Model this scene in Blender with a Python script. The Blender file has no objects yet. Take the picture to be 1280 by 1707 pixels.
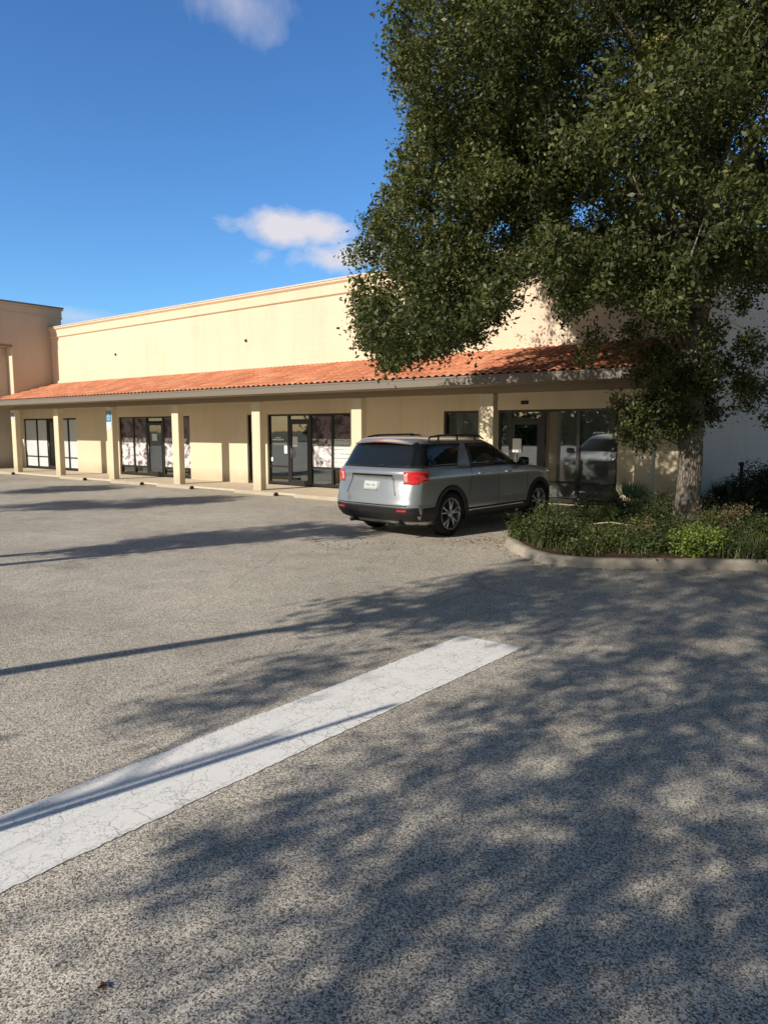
import bpy, math, random
import numpy as np
from math import sin, cos, tan, pi, radians, sqrt
from mathutils import Vector, Matrix

random.seed(7)
RNG = np.random.default_rng(7)
S = bpy.context.scene
COL = S.collection

# ------------------------------------------------------------------ helpers
def tag(o, label=None, cat=None, group=None, kind=None):
    if label: o['label'] = label
    if cat: o['category'] = cat
    if group: o['group'] = group
    if kind: o['kind'] = kind
    return o

def empty(name, loc=(0, 0, 0), rz=0.0):
    o = bpy.data.objects.new(name, None)
    COL.objects.link(o)
    o.location = loc
    o.rotation_euler = (0, 0, rz)
    o.empty_display_size = 0.2
    return o

class MB:
    """collects simple shapes into one mesh"""
    def __init__(s):
        s.v = []; s.f = []; s.sm = []
    def add(s, vs, fs, smooth=False):
        b = len(s.v)
        s.v += [tuple(v) for v in vs]
        s.f += [tuple(i + b for i in f) for f in fs]
        s.sm += [smooth] * len(fs)
        return s
    def box(s, x0, x1, y0, y1, z0, z1):
        vs = [(x0, y0, z0), (x1, y0, z0), (x1, y1, z0), (x0, y1, z0), (x0, y0, z1), (x1, y0, z1), (x1, y1, z1), (x0, y1, z1)]
        fs = [(0, 3, 2, 1), (4, 5, 6, 7), (0, 1, 5, 4), (1, 2, 6, 5), (2, 3, 7, 6), (3, 0, 4, 7)]
        return s.add(vs, fs)
    def bbox(s, x0, x1, y0, y1, z0, z1, b):
        """box with chamfered vertical and top edges"""
        pts = [(x0 + b, y0), (x1 - b, y0), (x1, y0 + b), (x1, y1 - b), (x1 - b, y1), (x0 + b, y1), (x0, y1 - b), (x0, y0 + b)]
        cx, cy = (x0 + x1) / 2, (y0 + y1) / 2
        def ring(z, k):
            return [(px + (k if px < cx else -k), py + (k if py < cy else -k), z) for px, py in pts]
        vs = ring(z0, 0) + ring(z1 - b, 0) + ring(z1, b * 0.8)
        fs = [tuple(range(7, -1, -1)), tuple(range(16, 24))]
        for r in (0, 8):
            for i in range(8):
                j = (i + 1) % 8
                fs.append((r + i, r + j, r + 8 + j, r + 8 + i))
        return s.add(vs, fs)
    def prism(s, pts, x0, x1, axis='x'):
        """profile pts (a,b) extruded along axis"""
        n = len(pts)
        if axis == 'x':
            vs = [(x0, a, b) for a, b in pts] + [(x1, a, b) for a, b in pts]
        elif axis == 'y':
            vs = [(a, x0, b) for a, b in pts] + [(a, x1, b) for a, b in pts]
        else:
            vs = [(a, b, x0) for a, b in pts] + [(a, b, x1) for a, b in pts]
        fs = [tuple(range(n)), tuple(range(2 * n - 1, n - 1, -1))]
        for i in range(n):
            j = (i + 1) % n
            fs.append((i, i + n, j + n, j))
        return s.add(vs, fs)
    def tube(s, path, radii, n=10, caps=True):
        rings = []
        P = [Vector(p) for p in path]
        up = Vector((0.13, 0.21, 0.97))
        for i, p in enumerate(P):
            d = (P[min(i + 1, len(P) - 1)] - P[max(i - 1, 0)]).normalized()
            a = d.cross(up)
            if a.length < 0.15: a = d.cross(Vector((1, 0, 0)))
            a.normalize(); b = d.cross(a).normalized()
            r = radii[i] if hasattr(radii, '__len__') else radii
            rings.append([p + (a * cos(2 * pi * k / n) + b * sin(2 * pi * k / n)) * r for k in range(n)])
        vs = [v for r in rings for v in r]
        fs = []
        for i in range(len(P) - 1):
            for k in range(n):
                l = (k + 1) % n
                fs.append((i * n + k, i * n + l, (i + 1) * n + l, (i + 1) * n + k))
        if caps:
            fs.append(tuple(range(n - 1, -1, -1))); fs.append(tuple((len(P) - 1) * n + k for k in range(n)))
        return s.add(vs, fs, True)
    def lathe(s, prof, n=40, axis='x', cx=0, cy=0, cz=0):
        """prof: list (axial, radius)"""
        vs = []
        for a, r in prof:
            for k in range(n):
                t = 2 * pi * k / n
                vs.append((cx + a, cy + r * cos(t), cz + r * sin(t)))
        fs = []
        for i in range(len(prof) - 1):
            for k in range(n):
                l = (k + 1) % n
                fs.append((i * n + k, (i + 1) * n + k, (i + 1) * n + l, i * n + l))
        return s.add(vs, fs, True)
    def build(s, name, mat, parent=None, loc=None, recalc=True):
        me = bpy.data.meshes.new(name)
        me.from_pydata(s.v, [], s.f)
        me.polygons.foreach_set('use_smooth', s.sm)
        if recalc:
            import bmesh
            bm = bmesh.new(); bm.from_mesh(me)
            bmesh.ops.recalc_face_normals(bm, faces=bm.faces)
            bm.to_mesh(me); bm.free()
        me.update()
        me.materials.append(mat)
        o = bpy.data.objects.new(name, me)
        COL.objects.link(o)
        if parent: o.parent = parent
        if loc: o.location = loc
        return o

# ------------------------------------------------------------------ materials
def newmat(name):
    m = bpy.data.materials.new(name); m.use_nodes = True
    nt = m.node_tree
    for n in list(nt.nodes): nt.nodes.remove(n)
    out = nt.nodes.new('ShaderNodeOutputMaterial')
    return m, nt, out

class NB:
    def __init__(s, nt): s.nt = nt
    def n(s, typ, **kw):
        nd = s.nt.nodes.new(typ)
        for k, v in kw.items():
            if k.startswith('_'): setattr(nd, k[1:], v)
            else:
                key = k.replace('__', ' ')
                if key.isdigit() or (key[1:].isdigit() and key[0] == 'i'): key = int(key.lstrip('i'))
                s.put(nd, key, v)
        return nd
    def put(s, nd, key, v):
        if isinstance(v, bpy.types.NodeSocket): s.nt.links.new(v, nd.inputs[key])
        else: nd.inputs[key].default_value = v
    def coord(s, scale=(1, 1, 1), kind='Object', rot=(0, 0, 0)):
        tc = s.nt.nodes.new('ShaderNodeTexCoord')
        mp = s.nt.nodes.new('ShaderNodeMapping')
        s.nt.links.new(tc.outputs[kind], mp.inputs[0]); mp.inputs['Scale'].default_value = scale
        mp.inputs['Rotation'].default_value = rot
        return mp.outputs[0]
    def world(s, scale=(1, 1, 1)):
        g = s.nt.nodes.new('ShaderNodeNewGeometry')
        mp = s.nt.nodes.new('ShaderNodeMapping')
        s.nt.links.new(g.outputs['Position'], mp.inputs[0]); mp.inputs['Scale'].default_value = scale
        return mp.outputs[0]
    def noise(s, vec, scale=5, detail=4, rough=0.55, dist=0):
        nd = s.n('ShaderNodeTexNoise', Scale=scale, Detail=detail, Roughness=rough, Distortion=dist)
        s.nt.links.new(vec, nd.inputs['Vector']); return nd.outputs['Fac']
    def ramp(s, fac, stops, interp='LINEAR'):
        nd = s.nt.nodes.new('ShaderNodeValToRGB'); cr = nd.color_ramp; cr.interpolation = interp
        while len(cr.elements) < len(stops): cr.elements.new(0.5)
        for e, (p, c) in zip(cr.elements, stops):
            e.position = p
            e.color = (c, c, c, 1) if not hasattr(c, '__len__') else (*c, 1)
        s.nt.links.new(fac, nd.inputs[0]); return nd.outputs[0]
    def mix(s, fac, a, b, blend='MIX'):
        nd = s.nt.nodes.new('ShaderNodeMix'); nd.data_type = 'RGBA'; nd.blend_type = blend
        for key, v in ((0, fac), (6, a), (7, b)):
            if isinstance(v, bpy.types.NodeSocket): s.nt.links.new(v, nd.inputs[key])
            else: nd.inputs[key].default_value = v if not hasattr(v, '__len__') else (*v, 1)[:4]
        return nd.outputs[2]
    def math(s, op, a, b=0.0, c=0.0, clamp=False):
        nd = s.nt.nodes.new('ShaderNodeMath'); nd.operation = op; nd.use_clamp = clamp
        for k, v in ((0, a), (1, b), (2, c)):
            if isinstance(v, bpy.types.NodeSocket): s.nt.links.new(v, nd.inputs[k])
            else: nd.inputs[k].default_value = v
        return nd.outputs[0]
    def bump(s, h, strength=0.3, dist=0.01):
        nd = s.n('ShaderNodeBump', Strength=strength, Distance=dist)
        s.nt.links.new(h, nd.inputs['Height']); return nd.outputs[0]
    def bsdf(s, out, color, rough=0.7, spec=0.4, metal=0.0, normal=None, **kw):
        p = s.nt.nodes.new('ShaderNodeBsdfPrincipled')
        for k, v in (('Base Color', color), ('Roughness', rough), ('Specular IOR Level', spec), ('Metallic', metal)):
            if isinstance(v, bpy.types.NodeSocket): s.nt.links.new(v, p.inputs[k])
            else: p.inputs[k].default_value = v if not hasattr(v, '__len__') else (*v, 1)[:4]
        for k, v in kw.items(): p.inputs[k.replace('_', ' ')].default_value = v
        if normal: s.nt.links.new(normal, p.inputs['Normal'])
        if out: s.nt.links.new(p.outputs[0], out.inputs[0])
        return p.outputs[0]

def simple(name, col, rough=0.6, spec=0.4, metal=0.0, var=0.12, scale=8, bump=0.0, **kw):
    m, nt, out = newmat(name); b = NB(nt)
    v = b.world()
    f = b.noise(v, scale, 5)
    c = b.mix(f, tuple(x * (1 - var) for x in col), tuple(min(1, x * (1 + var)) for x in col))
    nrm = b.bump(b.noise(v, scale * 8, 3), bump, 0.005) if bump else None
    b.bsdf(out, c, rough, spec, metal, nrm, **kw)
    return m

def mat_asphalt():
    m, nt, out = newmat('weathered_asphalt'); b = NB(nt)
    v = b.world()
    vo = b.n('ShaderNodeTexVoronoi', Scale=165.0, Randomness=1.0); nt.links.new(v, vo.inputs['Vector'])
    sep = b.n('ShaderNodeSeparateColor'); nt.links.new(vo.outputs['Color'], sep.inputs[0])
    fine = b.noise(v, 210, 2, 0.6)
    sp = b.math('ADD', b.math('MULTIPLY', sep.outputs[0], 0.62), b.math('MULTIPLY', fine, 0.5))
    c = b.ramp(sp, [(0.24, (0.065, 0.060, 0.054)), (0.42, (0.285, 0.256, 0.212)), (0.60, (0.57, 0.515, 0.43)), (0.88, (0.92, 0.845, 0.715))])
    # broad wear and patches
    big = b.ramp(b.noise(v, 0.35, 5, 0.6), [(0.3, 0.78), (0.7, 1.12)])
    mid = b.ramp(b.noise(v, 2.6, 4, 0.6), [(0.3, 0.88), (0.72, 1.1)])
    c = b.mix(1.0, c, big, 'MULTIPLY'); c = b.mix(1.0, c, mid, 'MULTIPLY')
    # oil marks
    st = b.ramp(b.noise(v, 0.9, 3, 0.5), [(0.62, 1.0), (0.76, 0.72)])
    c = b.mix(1.0, c, st, 'MULTIPLY')
    # sparse hairline cracks
    wob = b.n('ShaderNodeTexNoise', Scale=1.4, Detail=5.0); nt.links.new(v, wob.inputs['Vector'])
    vv = b.mix(0.16, v, wob.outputs['Color'])
    vc = b.n('ShaderNodeTexVoronoi', _feature='DISTANCE_TO_EDGE', Scale=0.42); nt.links.new(vv, vc.inputs['Vector'])
    cr = b.ramp(vc.outputs['Distance'], [(0.0, 0.7), (0.005, 1.0)])
    msk = b.ramp(b.noise(v, 0.33, 2), [(0.44, 0.0), (0.56, 1.0)])
    cr = b.mix(msk, (1, 1, 1), cr)
    c = b.mix(1.0, c, cr, 'MULTIPLY')
    h = b.math('ADD', sep.outputs[0], fine)
    b.bsdf(out, c, 0.85, 0.25, 0, b.bump(h, 0.5, 0.004))
    return m

def mat_paint_line():
    m, nt, out = newmat('worn_white_paint'); b = NB(nt)
    v = b.world()
    wob = b.n('ShaderNodeTexNoise', Scale=5.0, Detail=6.0, Roughness=0.65); nt.links.new(v, wob.inputs['Vector'])
    vv = b.mix(0.14, v, wob.outputs['Color'])
    a = b.n('ShaderNodeTexVoronoi', _feature='DISTANCE_TO_EDGE', Scale=8.5); nt.links.new(vv, a.inputs['Vector'])
    a2 = b.n('ShaderNodeTexVoronoi', _feature='DISTANCE_TO_EDGE', Scale=13.0); nt.links.new(vv, a2.inputs['Vector'])
    cr1 = b.ramp(a.outputs['Distance'], [(0.0, 0.95), (0.009, 0.7), (0.022, 0.0)])
    cr2 = b.ramp(a2.outputs['Distance'], [(0.0, 0.6), (0.03, 0.0)])
    g = b.ramp(b.noise(v, 2.3, 4), [(0.42, 0.1), (0.66, 0.9)])
    g2 = b.ramp(b.noise(v, 4.1, 3), [(0.5, 0.0), (0.62, 1.0)])
    crk = b.math('MAXIMUM', b.math('MULTIPLY', cr1, g), b.math('MULTIPLY', cr2, g2))
    fine = b.noise(v, 120, 3, 0.7)
    vo = b.n('ShaderNodeTexVoronoi', Scale=120.0); nt.links.new(v, vo.inputs['Vector'])
    sep = b.n('ShaderNodeSeparateColor'); nt.links.new(vo.outputs['Color'], sep.inputs[0])
    worn = b.math('MULTIPLY', b.ramp(sep.outputs[0], [(0.72, 0.0), (0.88, 0.6)]), b.ramp(b.noise(v, 7, 5, 0.7), [(0.42, 0.05), (0.66, 1.0)]))
    c = b.mix(b.noise(v, 3.5, 5), (0.90, 0.885, 0.84), (0.97, 0.955, 0.91))
    c = b.mix(fine, b.mix(1.0, c, (0.90, 0.90, 0.90), 'MULTIPLY'), c)
    c = b.mix(worn, c, (0.16, 0.15, 0.14))
    stv = b.world((9.0, 0.35, 1))
    c = b.mix(b.ramp(b.noise(stv, 1.2, 4, 0.6), [(0.58, 0.0), (0.70, 0.30)]), c, (0.30, 0.29, 0.27))
    c = b.mix(crk, c, (0.05, 0.045, 0.04))
    h = b.math('SUBTRACT', b.math('MULTIPLY', sep.outputs[0], 0.5), crk)
    b.bsdf(out, c, 0.6, 0.35, 0, b.bump(h, 0.25, 0.002))
    return m

def mat_stucco(name, col, joints=True, block=None, stain=0.1):
    m, nt, out = newmat(name); b = NB(nt)
    v = b.world()
    f = b.noise(v, 0.8, 6, 0.6)
    c = b.mix(f, tuple(x * (1 - stain) for x in col), tuple(min(1, x * (1 + stain * 0.7)) for x in col))
    # vertical streaks from rain
    vs = b.world((3.0, 3.0, 0.25))
    stn = b.ramp(b.noise(vs, 0.9, 5, 0.7), [(0.5, 1.0), (0.85, 0.86)])
    pt = b.ramp(b.noise(v, 0.25, 3, 0.5), [(0.4, 0.95), (0.6, 1.03)])
    c = b.mix(1.0, c, pt, 'MULTIPLY')
    c = b.mix(1.0, c, stn, 'MULTIPLY')
    # grime towards the ground
    sx = b.n('ShaderNodeSeparateXYZ'); g = b.n('ShaderNodeNewGeometry'); nt.links.new(g.outputs['Position'], sx.inputs[0])
    low = b.math('SUBTRACT', sx.outputs[2], b.math('MULTIPLY', b.noise(v, 3, 3), 0.35))
    grime = b.ramp(low, [(0.0, 0.74), (0.35, 1.0)])
    c = b.mix(1.0, c, grime, 'MULTIPLY')
    h = b.noise(v, 55, 4, 0.7)
    if block:
        br = b.n('ShaderNodeTexBrick', Scale=1.0); 
        br.inputs['Color1'].default_value = (1, 1, 1, 1); br.inputs['Color2'].default_value = (0.93, 0.93, 0.93, 1)
        br.inputs['Mortar'].default_value = (0.72, 0.72, 0.72, 1)
        br.inputs['Mortar Size'].default_value = 0.007; br.inputs['Brick Width'].default_value = 0.4; br.inputs['Row Height'].default_value = 0.2
        cx = b.n('ShaderNodeCombineXYZ')
        if block == 'x': nt.links.new(sx.outputs[0], cx.inputs[0])
        else: nt.links.new(sx.outputs[1], cx.inputs[0])
        nt.links.new(sx.outputs[2], cx.inputs[1]); nt.links.new(cx.outputs[0], br.inputs['Vector'])
        k = 0.22 if block == 'x' else 0.30
        bc = b.mix(k, (1, 1, 1), br.outputs['Color'])
        c = b.mix(1.0, c, bc, 'MULTIPLY')
        h = b.math('ADD', b.math('MULTIPLY', h, 0.4), br.outputs['Fac'])
        nrm = b.bump(b.math('MULTIPLY', h, -1.0), 0.2, 0.006)
    else:
        nrm = b.bump(h, 0.25, 0.004)
    b.bsdf(out, c, 0.88, 0.2, 0, nrm)
    return m

def mat_tiles():
    m, nt, out = newmat('terracotta'); b = NB(nt)
    v = b.world()
    g = b.n('ShaderNodeNewGeometry'); sx = b.n('ShaderNodeSeparateXYZ'); nt.links.new(g.outputs['Position'], sx.inputs[0])
    # each tile its own tint: cells of one rib by one course
    cx = b.n('ShaderNodeCombineXYZ')
    nt.links.new(b.math('FLOOR', b.math('MULTIPLY', sx.outputs[0], 1 / 0.20)), cx.inputs[0])
    nt.links.new(b.math('FLOOR', b.math('MULTIPLY', b.math('SUBTRACT', sx.outputs[1], 13.5), 1 / 0.37)), cx.inputs[1])
    wn = b.n('ShaderNodeTexWhiteNoise'); nt.links.new(cx.outputs[0], wn.inputs['Vector'])
    c = b.ramp(wn.outputs['Value'], [(0.0, (0.50, 0.18, 0.10)), (0.35, (0.58, 0.22, 0.115)), (0.7, (0.64, 0.26, 0.14)), (1.0, (0.68, 0.32, 0.19))])
    f = b.ramp(b.noise(v, 1.3, 5, 0.65), [(0.3, 0.72), (0.7, 1.1)])
    c = b.mix(1.0, c, f, 'MULTIPLY')
    d = b.ramp(b.noise(v, 16, 4, 0.7), [(0.55, 0.0), (0.8, 0.35)])
    c = b.mix(d, c, (0.25, 0.14, 0.09))
    b.bsdf(out, c, 0.8, 0.25, 0, b.bump(b.noise(v, 60, 3), 0.2, 0.003))
    return m

def mat_glass(name, tint=0.35, refl=0.28):
    m, nt, out = newmat(name); b = NB(nt)
    v = b.world()
    gl = b.n('ShaderNodeBsdfGlossy', Roughness=0.015); gl.inputs['Color'].default_value = (0.85, 0.9, 0.92, 1)
    nrm = b.bump(b.noise(v, 0.9, 2), 0.05, 0.05); nt.links.new(nrm, gl.inputs['Normal'])
    tr = b.n('ShaderNodeBsdfTransparent'); tr.inputs['Color'].default_value = (tint, tint * 1.03, tint * 1.04, 1)
    lw = b.n('ShaderNodeLayerWeight', Blend=0.35)
    f = b.math('ADD', b.math('MULTIPLY', lw.outputs['Fresnel'], 0.5), refl * 0.5, clamp=True)
    mx = b.n('ShaderNodeMixShader'); nt.links.new(f, mx.inputs[0]); nt.links.new(tr.outputs[0], mx.inputs[1]); nt.links.new(gl.outputs[0], mx.inputs[2])
    nt.links.new(mx.outputs[0], out.inputs[0])
    return m

def mat_leaf(name, stops, transl=0.3):
    m, nt, out = newmat(name); b = NB(nt)
    at = b.n('ShaderNodeAttribute', _attribute_name='tint')
    c = b.ramp(at.outputs['Fac'], stops)
    p = b.bsdf(None, c, 0.5, 0.35)
    tl = b.n('ShaderNodeBsdfTranslucent'); nt.links.new(b.mix(1.0, c, (1.1, 1.3, 0.6), 'MULTIPLY'), tl.inputs[0])
    mx = b.n('ShaderNodeMixShader', i0=transl); nt.links.new(p, mx.inputs[1]); nt.links.new(tl.outputs[0], mx.inputs[2])
    nt.links.new(mx.outputs[0], out.inputs[0])
    return m

def mat_bark():
    m, nt, out = newmat('oak_bark'); b = NB(nt)
    v = b.world((1, 1, 0.28))
    vo = b.n('ShaderNodeTexVoronoi', _feature='DISTANCE_TO_EDGE', Scale=26.0); nt.links.new(b.mix(0.08, v, b.n('ShaderNodeTexNoise', Scale=8.0).outputs['Color']), vo.inputs['Vector'])
    h = b.ramp(vo.outputs['Distance'], [(0.0, 0.0), (0.25, 1.0)])
    n = b.noise(b.world(), 5, 5, 0.65)
    c = b.mix(h, (0.085, 0.07, 0.055), (0.27, 0.235, 0.19))
    c = b.mix(b.ramp(n, [(0.45, 0.0), (0.7, 0.6)]), c, (0.24, 0.225, 0.20))
    b.bsdf(out, c, 0.9, 0.2, 0, b.bump(b.math('ADD', h, b.math('MULTIPLY', n, 0.8)), 0.6, 0.02))
    return m

def mat_poster(name, a, bcol, c3, scale, rows=False):
    m, nt, out = newmat(name); b = NB(nt)
    v = b.world()
    if rows:
        w = b.n('ShaderNodeTexWave', _bands_direction='Z', Scale=2.4, Distortion=0.0); nt.links.new(v, w.inputs['Vector'])
        word = b.ramp(b.noise(b.world((1, 1, 5)), 6, 3), [(0.42, 0.0), (0.5, 1.0)])
        f = b.math('MULTIPLY', b.ramp(w.outputs['Fac'], [(0.78, 0.0), (0.86, 0.8)]), word)
        c = b.mix(f, a, bcol)
    else:
        c = b.ramp(b.noise(v, scale, 4, 0.55, 0.8), [(0.36, c3), (0.47, bcol), (0.54, a), (0.7, a)])
    b.bsdf(out, c, 0.5, 0.4)
    return m

M = {}
M['asphalt'] = mat_asphalt()
M['line'] = mat_paint_line()
M['wall'] = mat_stucco('cream_stucco', (0.78, 0.655, 0.50), block='x', stain=0.06)
M['wall_low'] = mat_stucco('yellow_cream_stucco', (0.75, 0.645, 0.465), stain=0.06)
M['trim'] = mat_stucco('cream_cornice_stucco', (0.75, 0.625, 0.47), stain=0.06)
M['coping'] = simple('pale_coping_metal', (0.62, 0.56, 0.48), 0.5, 0.4)
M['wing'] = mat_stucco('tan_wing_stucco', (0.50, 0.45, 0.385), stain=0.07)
M['wing_coping'] = simple('dark_coping_metal', (0.16, 0.15, 0.14), 0.5)
M['side'] = mat_stucco('white_painted_block', (0.80, 0.755, 0.70), block='y', stain=0.05)
M['fascia'] = simple('taupe_fascia_paint', (0.21, 0.18, 0.15), 0.6, 0.35, var=0.1, scale=2)
M['soffit'] = simple('soffit_paint', (0.30, 0.235, 0.155), 0.8, 0.2)
M['tiles'] = mat_tiles()
M['frame'] = simple('dark_bronze_aluminium', (0.018, 0.017, 0.017), 0.4, 0.5)
M['glass'] = mat_glass('shop_glass', 0.78, 0.34)
M['blind'] = simple('grey_vertical_blind', (0.62, 0.60, 0.55), 0.8)
M['blind_white'] = simple('white_window_film', (0.58, 0.62, 0.64), 0.7)
M['inside'] = simple('dark_interior', (0.10, 0.09, 0.08), 0.9)
M['paper'] = simple('white_paper', (0.78, 0.78, 0.78), 0.7, var=0.03)
M['poster_photo'] = mat_poster('photo_poster', (0.70, 0.69, 0.71), (0.40, 0.36, 0.38), (0.07, 0.06, 0.06), 4.2)
M['poster_dark'] = mat_poster('dark_photo_poster', (0.20, 0.14, 0.17), (0.09, 0.08, 0.1), (0.02, 0.02, 0.02), 3.0)
M['poster_text'] = mat_poster('text_poster', (0.66, 0.70, 0.70), (0.25, 0.30, 0.32), (0.1, 0.1, 0.1), 3.0, True)
M['concrete'] = simple('pale_concrete', (0.62, 0.53, 0.41), 0.9, 0.2, var=0.2, scale=4, bump=0.3)
M['kerb'] = simple('kerb_concrete', (0.37, 0.33, 0.275), 0.9, 0.2, var=0.45, scale=5, bump=0.4)
M['stop'] = simple('wheel_stop_concrete', (0.46, 0.40, 0.31), 0.9, 0.2, var=0.2, scale=6, bump=0.3)
M['mulch'] = simple('brown_mulch', (0.085, 0.05, 0.032), 0.95, 0.1, var=0.6, scale=30, bump=0.8)
M['bark'] = mat_bark()
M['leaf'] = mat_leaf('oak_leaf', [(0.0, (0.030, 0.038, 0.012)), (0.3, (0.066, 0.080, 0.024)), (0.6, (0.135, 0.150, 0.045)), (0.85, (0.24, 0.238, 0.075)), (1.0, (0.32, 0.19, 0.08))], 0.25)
M['leaf_low'] = mat_leaf('ground_cover_leaf', [(0.0, (0.02, 0.03, 0.011)), (0.4, (0.055, 0.078, 0.023)), (0.8, (0.11, 0.13, 0.04)), (1.0, (0.17, 0.09, 0.05))], 0.22)
M['leaf_lime'] = mat_leaf('lime_leaf', [(0.0, (0.08, 0.12, 0.02)), (0.6, (0.19, 0.26, 0.045)), (1.0, (0.33, 0.38, 0.08))], 0.3)
M['leaf_dark'] = mat_leaf('hedge_leaf', [(0.0, (0.015, 0.024, 0.011)), (0.6, (0.035, 0.05, 0.02)), (1.0, (0.08, 0.095, 0.035))], 0.15)
M['leaf_palm'] = mat_leaf('palm_leaf', [(0.0, (0.08, 0.12, 0.05)), (1.0, (0.20, 0.26, 0.11))], 0.25)
M['leaf_dry'] = mat_leaf('dry_leaf', [(0.0, (0.14, 0.06, 0.03)), (0.6, (0.26, 0.12, 0.05)), (1.0, (0.45, 0.24, 0.09))], 0.1)
M['grey_metal'] = simple('galvanised_grey', (0.3, 0.3, 0.3), 0.45, 0.5, 0.6)
M['stop_shade'] = simple('shaded_end_tone', (0.06, 0.035, 0.025), 0.8)  # dark tone standing for shade on the wheel stop ends
M['black'] = simple('black_plastic', (0.02, 0.02, 0.021), 0.55, 0.4)
M['blue_sign'] = simple('blue_sign_face', (0.06, 0.25, 0.45), 0.4)
M['white_sign'] = simple('white_sign_face', (0.62, 0.68, 0.72), 0.5)

# ------------------------------------------------------------------ key dimensions
WY = 16.1      # front wall plane
CY = 14.35     # column fronts
EY = 13.55     # eave edge
EAST = -4.08   # right end of the shops
WINGX = -30.74 # wing wall plane
TOP = 6.20
AZ = radians(13.0)
EL = radians(28.8)

# ------------------------------------------------------------------ ground
mb = MB(); mb.add([(-400, -400, -0.03), (400, -400, -0.03), (400, 400, -0.03), (-400, 400, -0.03)], [(0, 1, 2, 3)])
tag(mb.build('ground', simple('dry_verge', (0.16, 0.15, 0.10), 0.95, 0.1, var=0.3, scale=0.5)), kind='structure')
mb = MB(); mb.add([(-70, -45, 0), (45, -45, 0), (45, 45, 0), (-70, 45, 0)], [(0, 1, 2, 3)])
tag(mb.build('parking_lot', M['asphalt']), kind='structure')
# the broad white bar, slightly irregular outline
def bar(x0, x1, y0, y1, z, n=60, jit=0.006):
    L = []; R = []
    for i in range(n + 1):
        y = y0 + (y1 - y0) * i / n
        w = 0.004 * sin(y * 2.1) 
        L.append((x0 + w + random.uniform(-jit, jit) - 0.0 , y, z)); R.append((x1 + w + random.uniform(-jit, jit), y, z))
    vs = L + R
    return vs, [(i, n + 1 + i, n + 2 + i, i + 1) for i in range(n)]
mb = MB()
n = 300; vs = []; 
for i in range(n + 1):
    t = i / n; y = -3.0 + 8.38 * t
    xl = -3.44 + (y - 1.43) * 0.040 if y > 1.43 else -3.44
    xr = -2.85 + (y - 1.2) * 0.040 if y > 1.2 else -2.85
    if i == n: pass
    vs.append((xl + random.uniform(-.006, .006), y, 0.004)); vs.append((xr + random.uniform(-.006, .006), y, 0.004))
mb.add(vs, [(2 * i, 2 * i + 1, 2 * i + 3, 2 * i + 2) for i in range(n)])
tag(mb.build('road_marking', M['line']), kind='structure')

# walkway under the arcade
mb = MB(); mb.prism([(14.22, -0.05), (14.22, 0.04), (14.26, 0.055), (WY + 0.25, 0.06), (WY + 0.25, -0.05)], -36.5, -5.66)
tag(mb.build('walkway', M['concrete']), kind='structure')

# kerbed island
outline = [(-5.62, 13.7), (-5.62, 12.4), (-5.62, 11.0), (-5.58, 10.55), (-5.38, 10.1), (-5.02, 9.66), (-4.62, 9.28), (-4.22, 9.08), (-3.80, 9.06), (-3.45, 9.2),
           (-3.1, 9.46), (-2.45, 9.92), (-1.68, 10.42), (-0.4, 11.25), (1.5, 12.5), (4.0, 14.1), (8.0, 16.8), (14, 20)]
def offset_poly(pts, d):
    res = []
    for i, p in enumerate(pts):
        a = Vector(pts[max(i - 1, 0)]); c = Vector(pts[min(i + 1, len(pts) - 1)])
        t = (c - a).normalized(); nrm = Vector((-t.y, t.x))
        res.append((p[0] + nrm.x * d, p[1] + nrm.y * d))
    return res
kp = [(0.0, -0.02), (0.0, 0.0), (0.015, 0.08), (0.045, 0.115), (0.075, 0.122), (0.16, 0.122), (0.175, 0.11), (0.18, 0.05)]
rings = []
for d, z in kp:
    o_ = offset_poly(outline, d)
    rings.append([(x, y, z) for x, y in o_])
nn = len(outline); vs = [v for r in rings for v in r]; fs = []
for a in range(len(kp) - 1):
    for i in range(nn - 1): fs.append((a * nn + i, a * nn + i + 1, (a + 1) * nn + i + 1, (a + 1) * nn + i))
mb = MB(); mb.add(vs, fs, True)
tag(mb.build('kerb', M['kerb']), kind='structure')
inner = offset_poly(outline, 0.17)
# mulch bed, triangulated against a back line
vs = [(x, y, 0.11) for x, y in inner] + [(14, 44, 0.11), (EAST + 0.02, 44, 0.11), (EAST + 0.02, 13.7, 0.11)]
mb = MB(); mb.add(vs, [tuple(range(len(vs)))])
tag(mb.build('soil', M['mulch']), kind='structure')

def inside_island(x, y, m=0.0):
    # point in outline, inset by m
    poly = offset_poly(outline, 0.17 + m) + [(14, 44), (EAST + 0.25, 44), (EAST + 0.25, 13.7)]
    c = False; j = len(poly) - 1
    for i in range(len(poly)):
        xi, yi = poly[i]; xj, yj = poly[j]
        if (yi > y) != (yj > y) and x < (xj - xi) * (y - yi) / (yj - yi) + xi: c = not c
        j = i
    return c

# ------------------------------------------------------------------ shop building
shop = empty('shop_building', ((EAST + WINGX) / 2, WY, 0))
tag(shop, 'long cream shop building with a red tiled arcade roof and tall plain parapet', 'building')
SX, SY, SZ = -shop.location.x, -shop.location.y, 0
def B(mb, name, mat, parent=shop):
    """build in world coordinates, under parent whose origin is the shop's"""
    o = mb.build(name, mat, parent)
    if parent is shop: o.matrix_parent_inverse = Matrix.Translation((SX, SY, 0))
    return o
HEAD = 2.33
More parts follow.
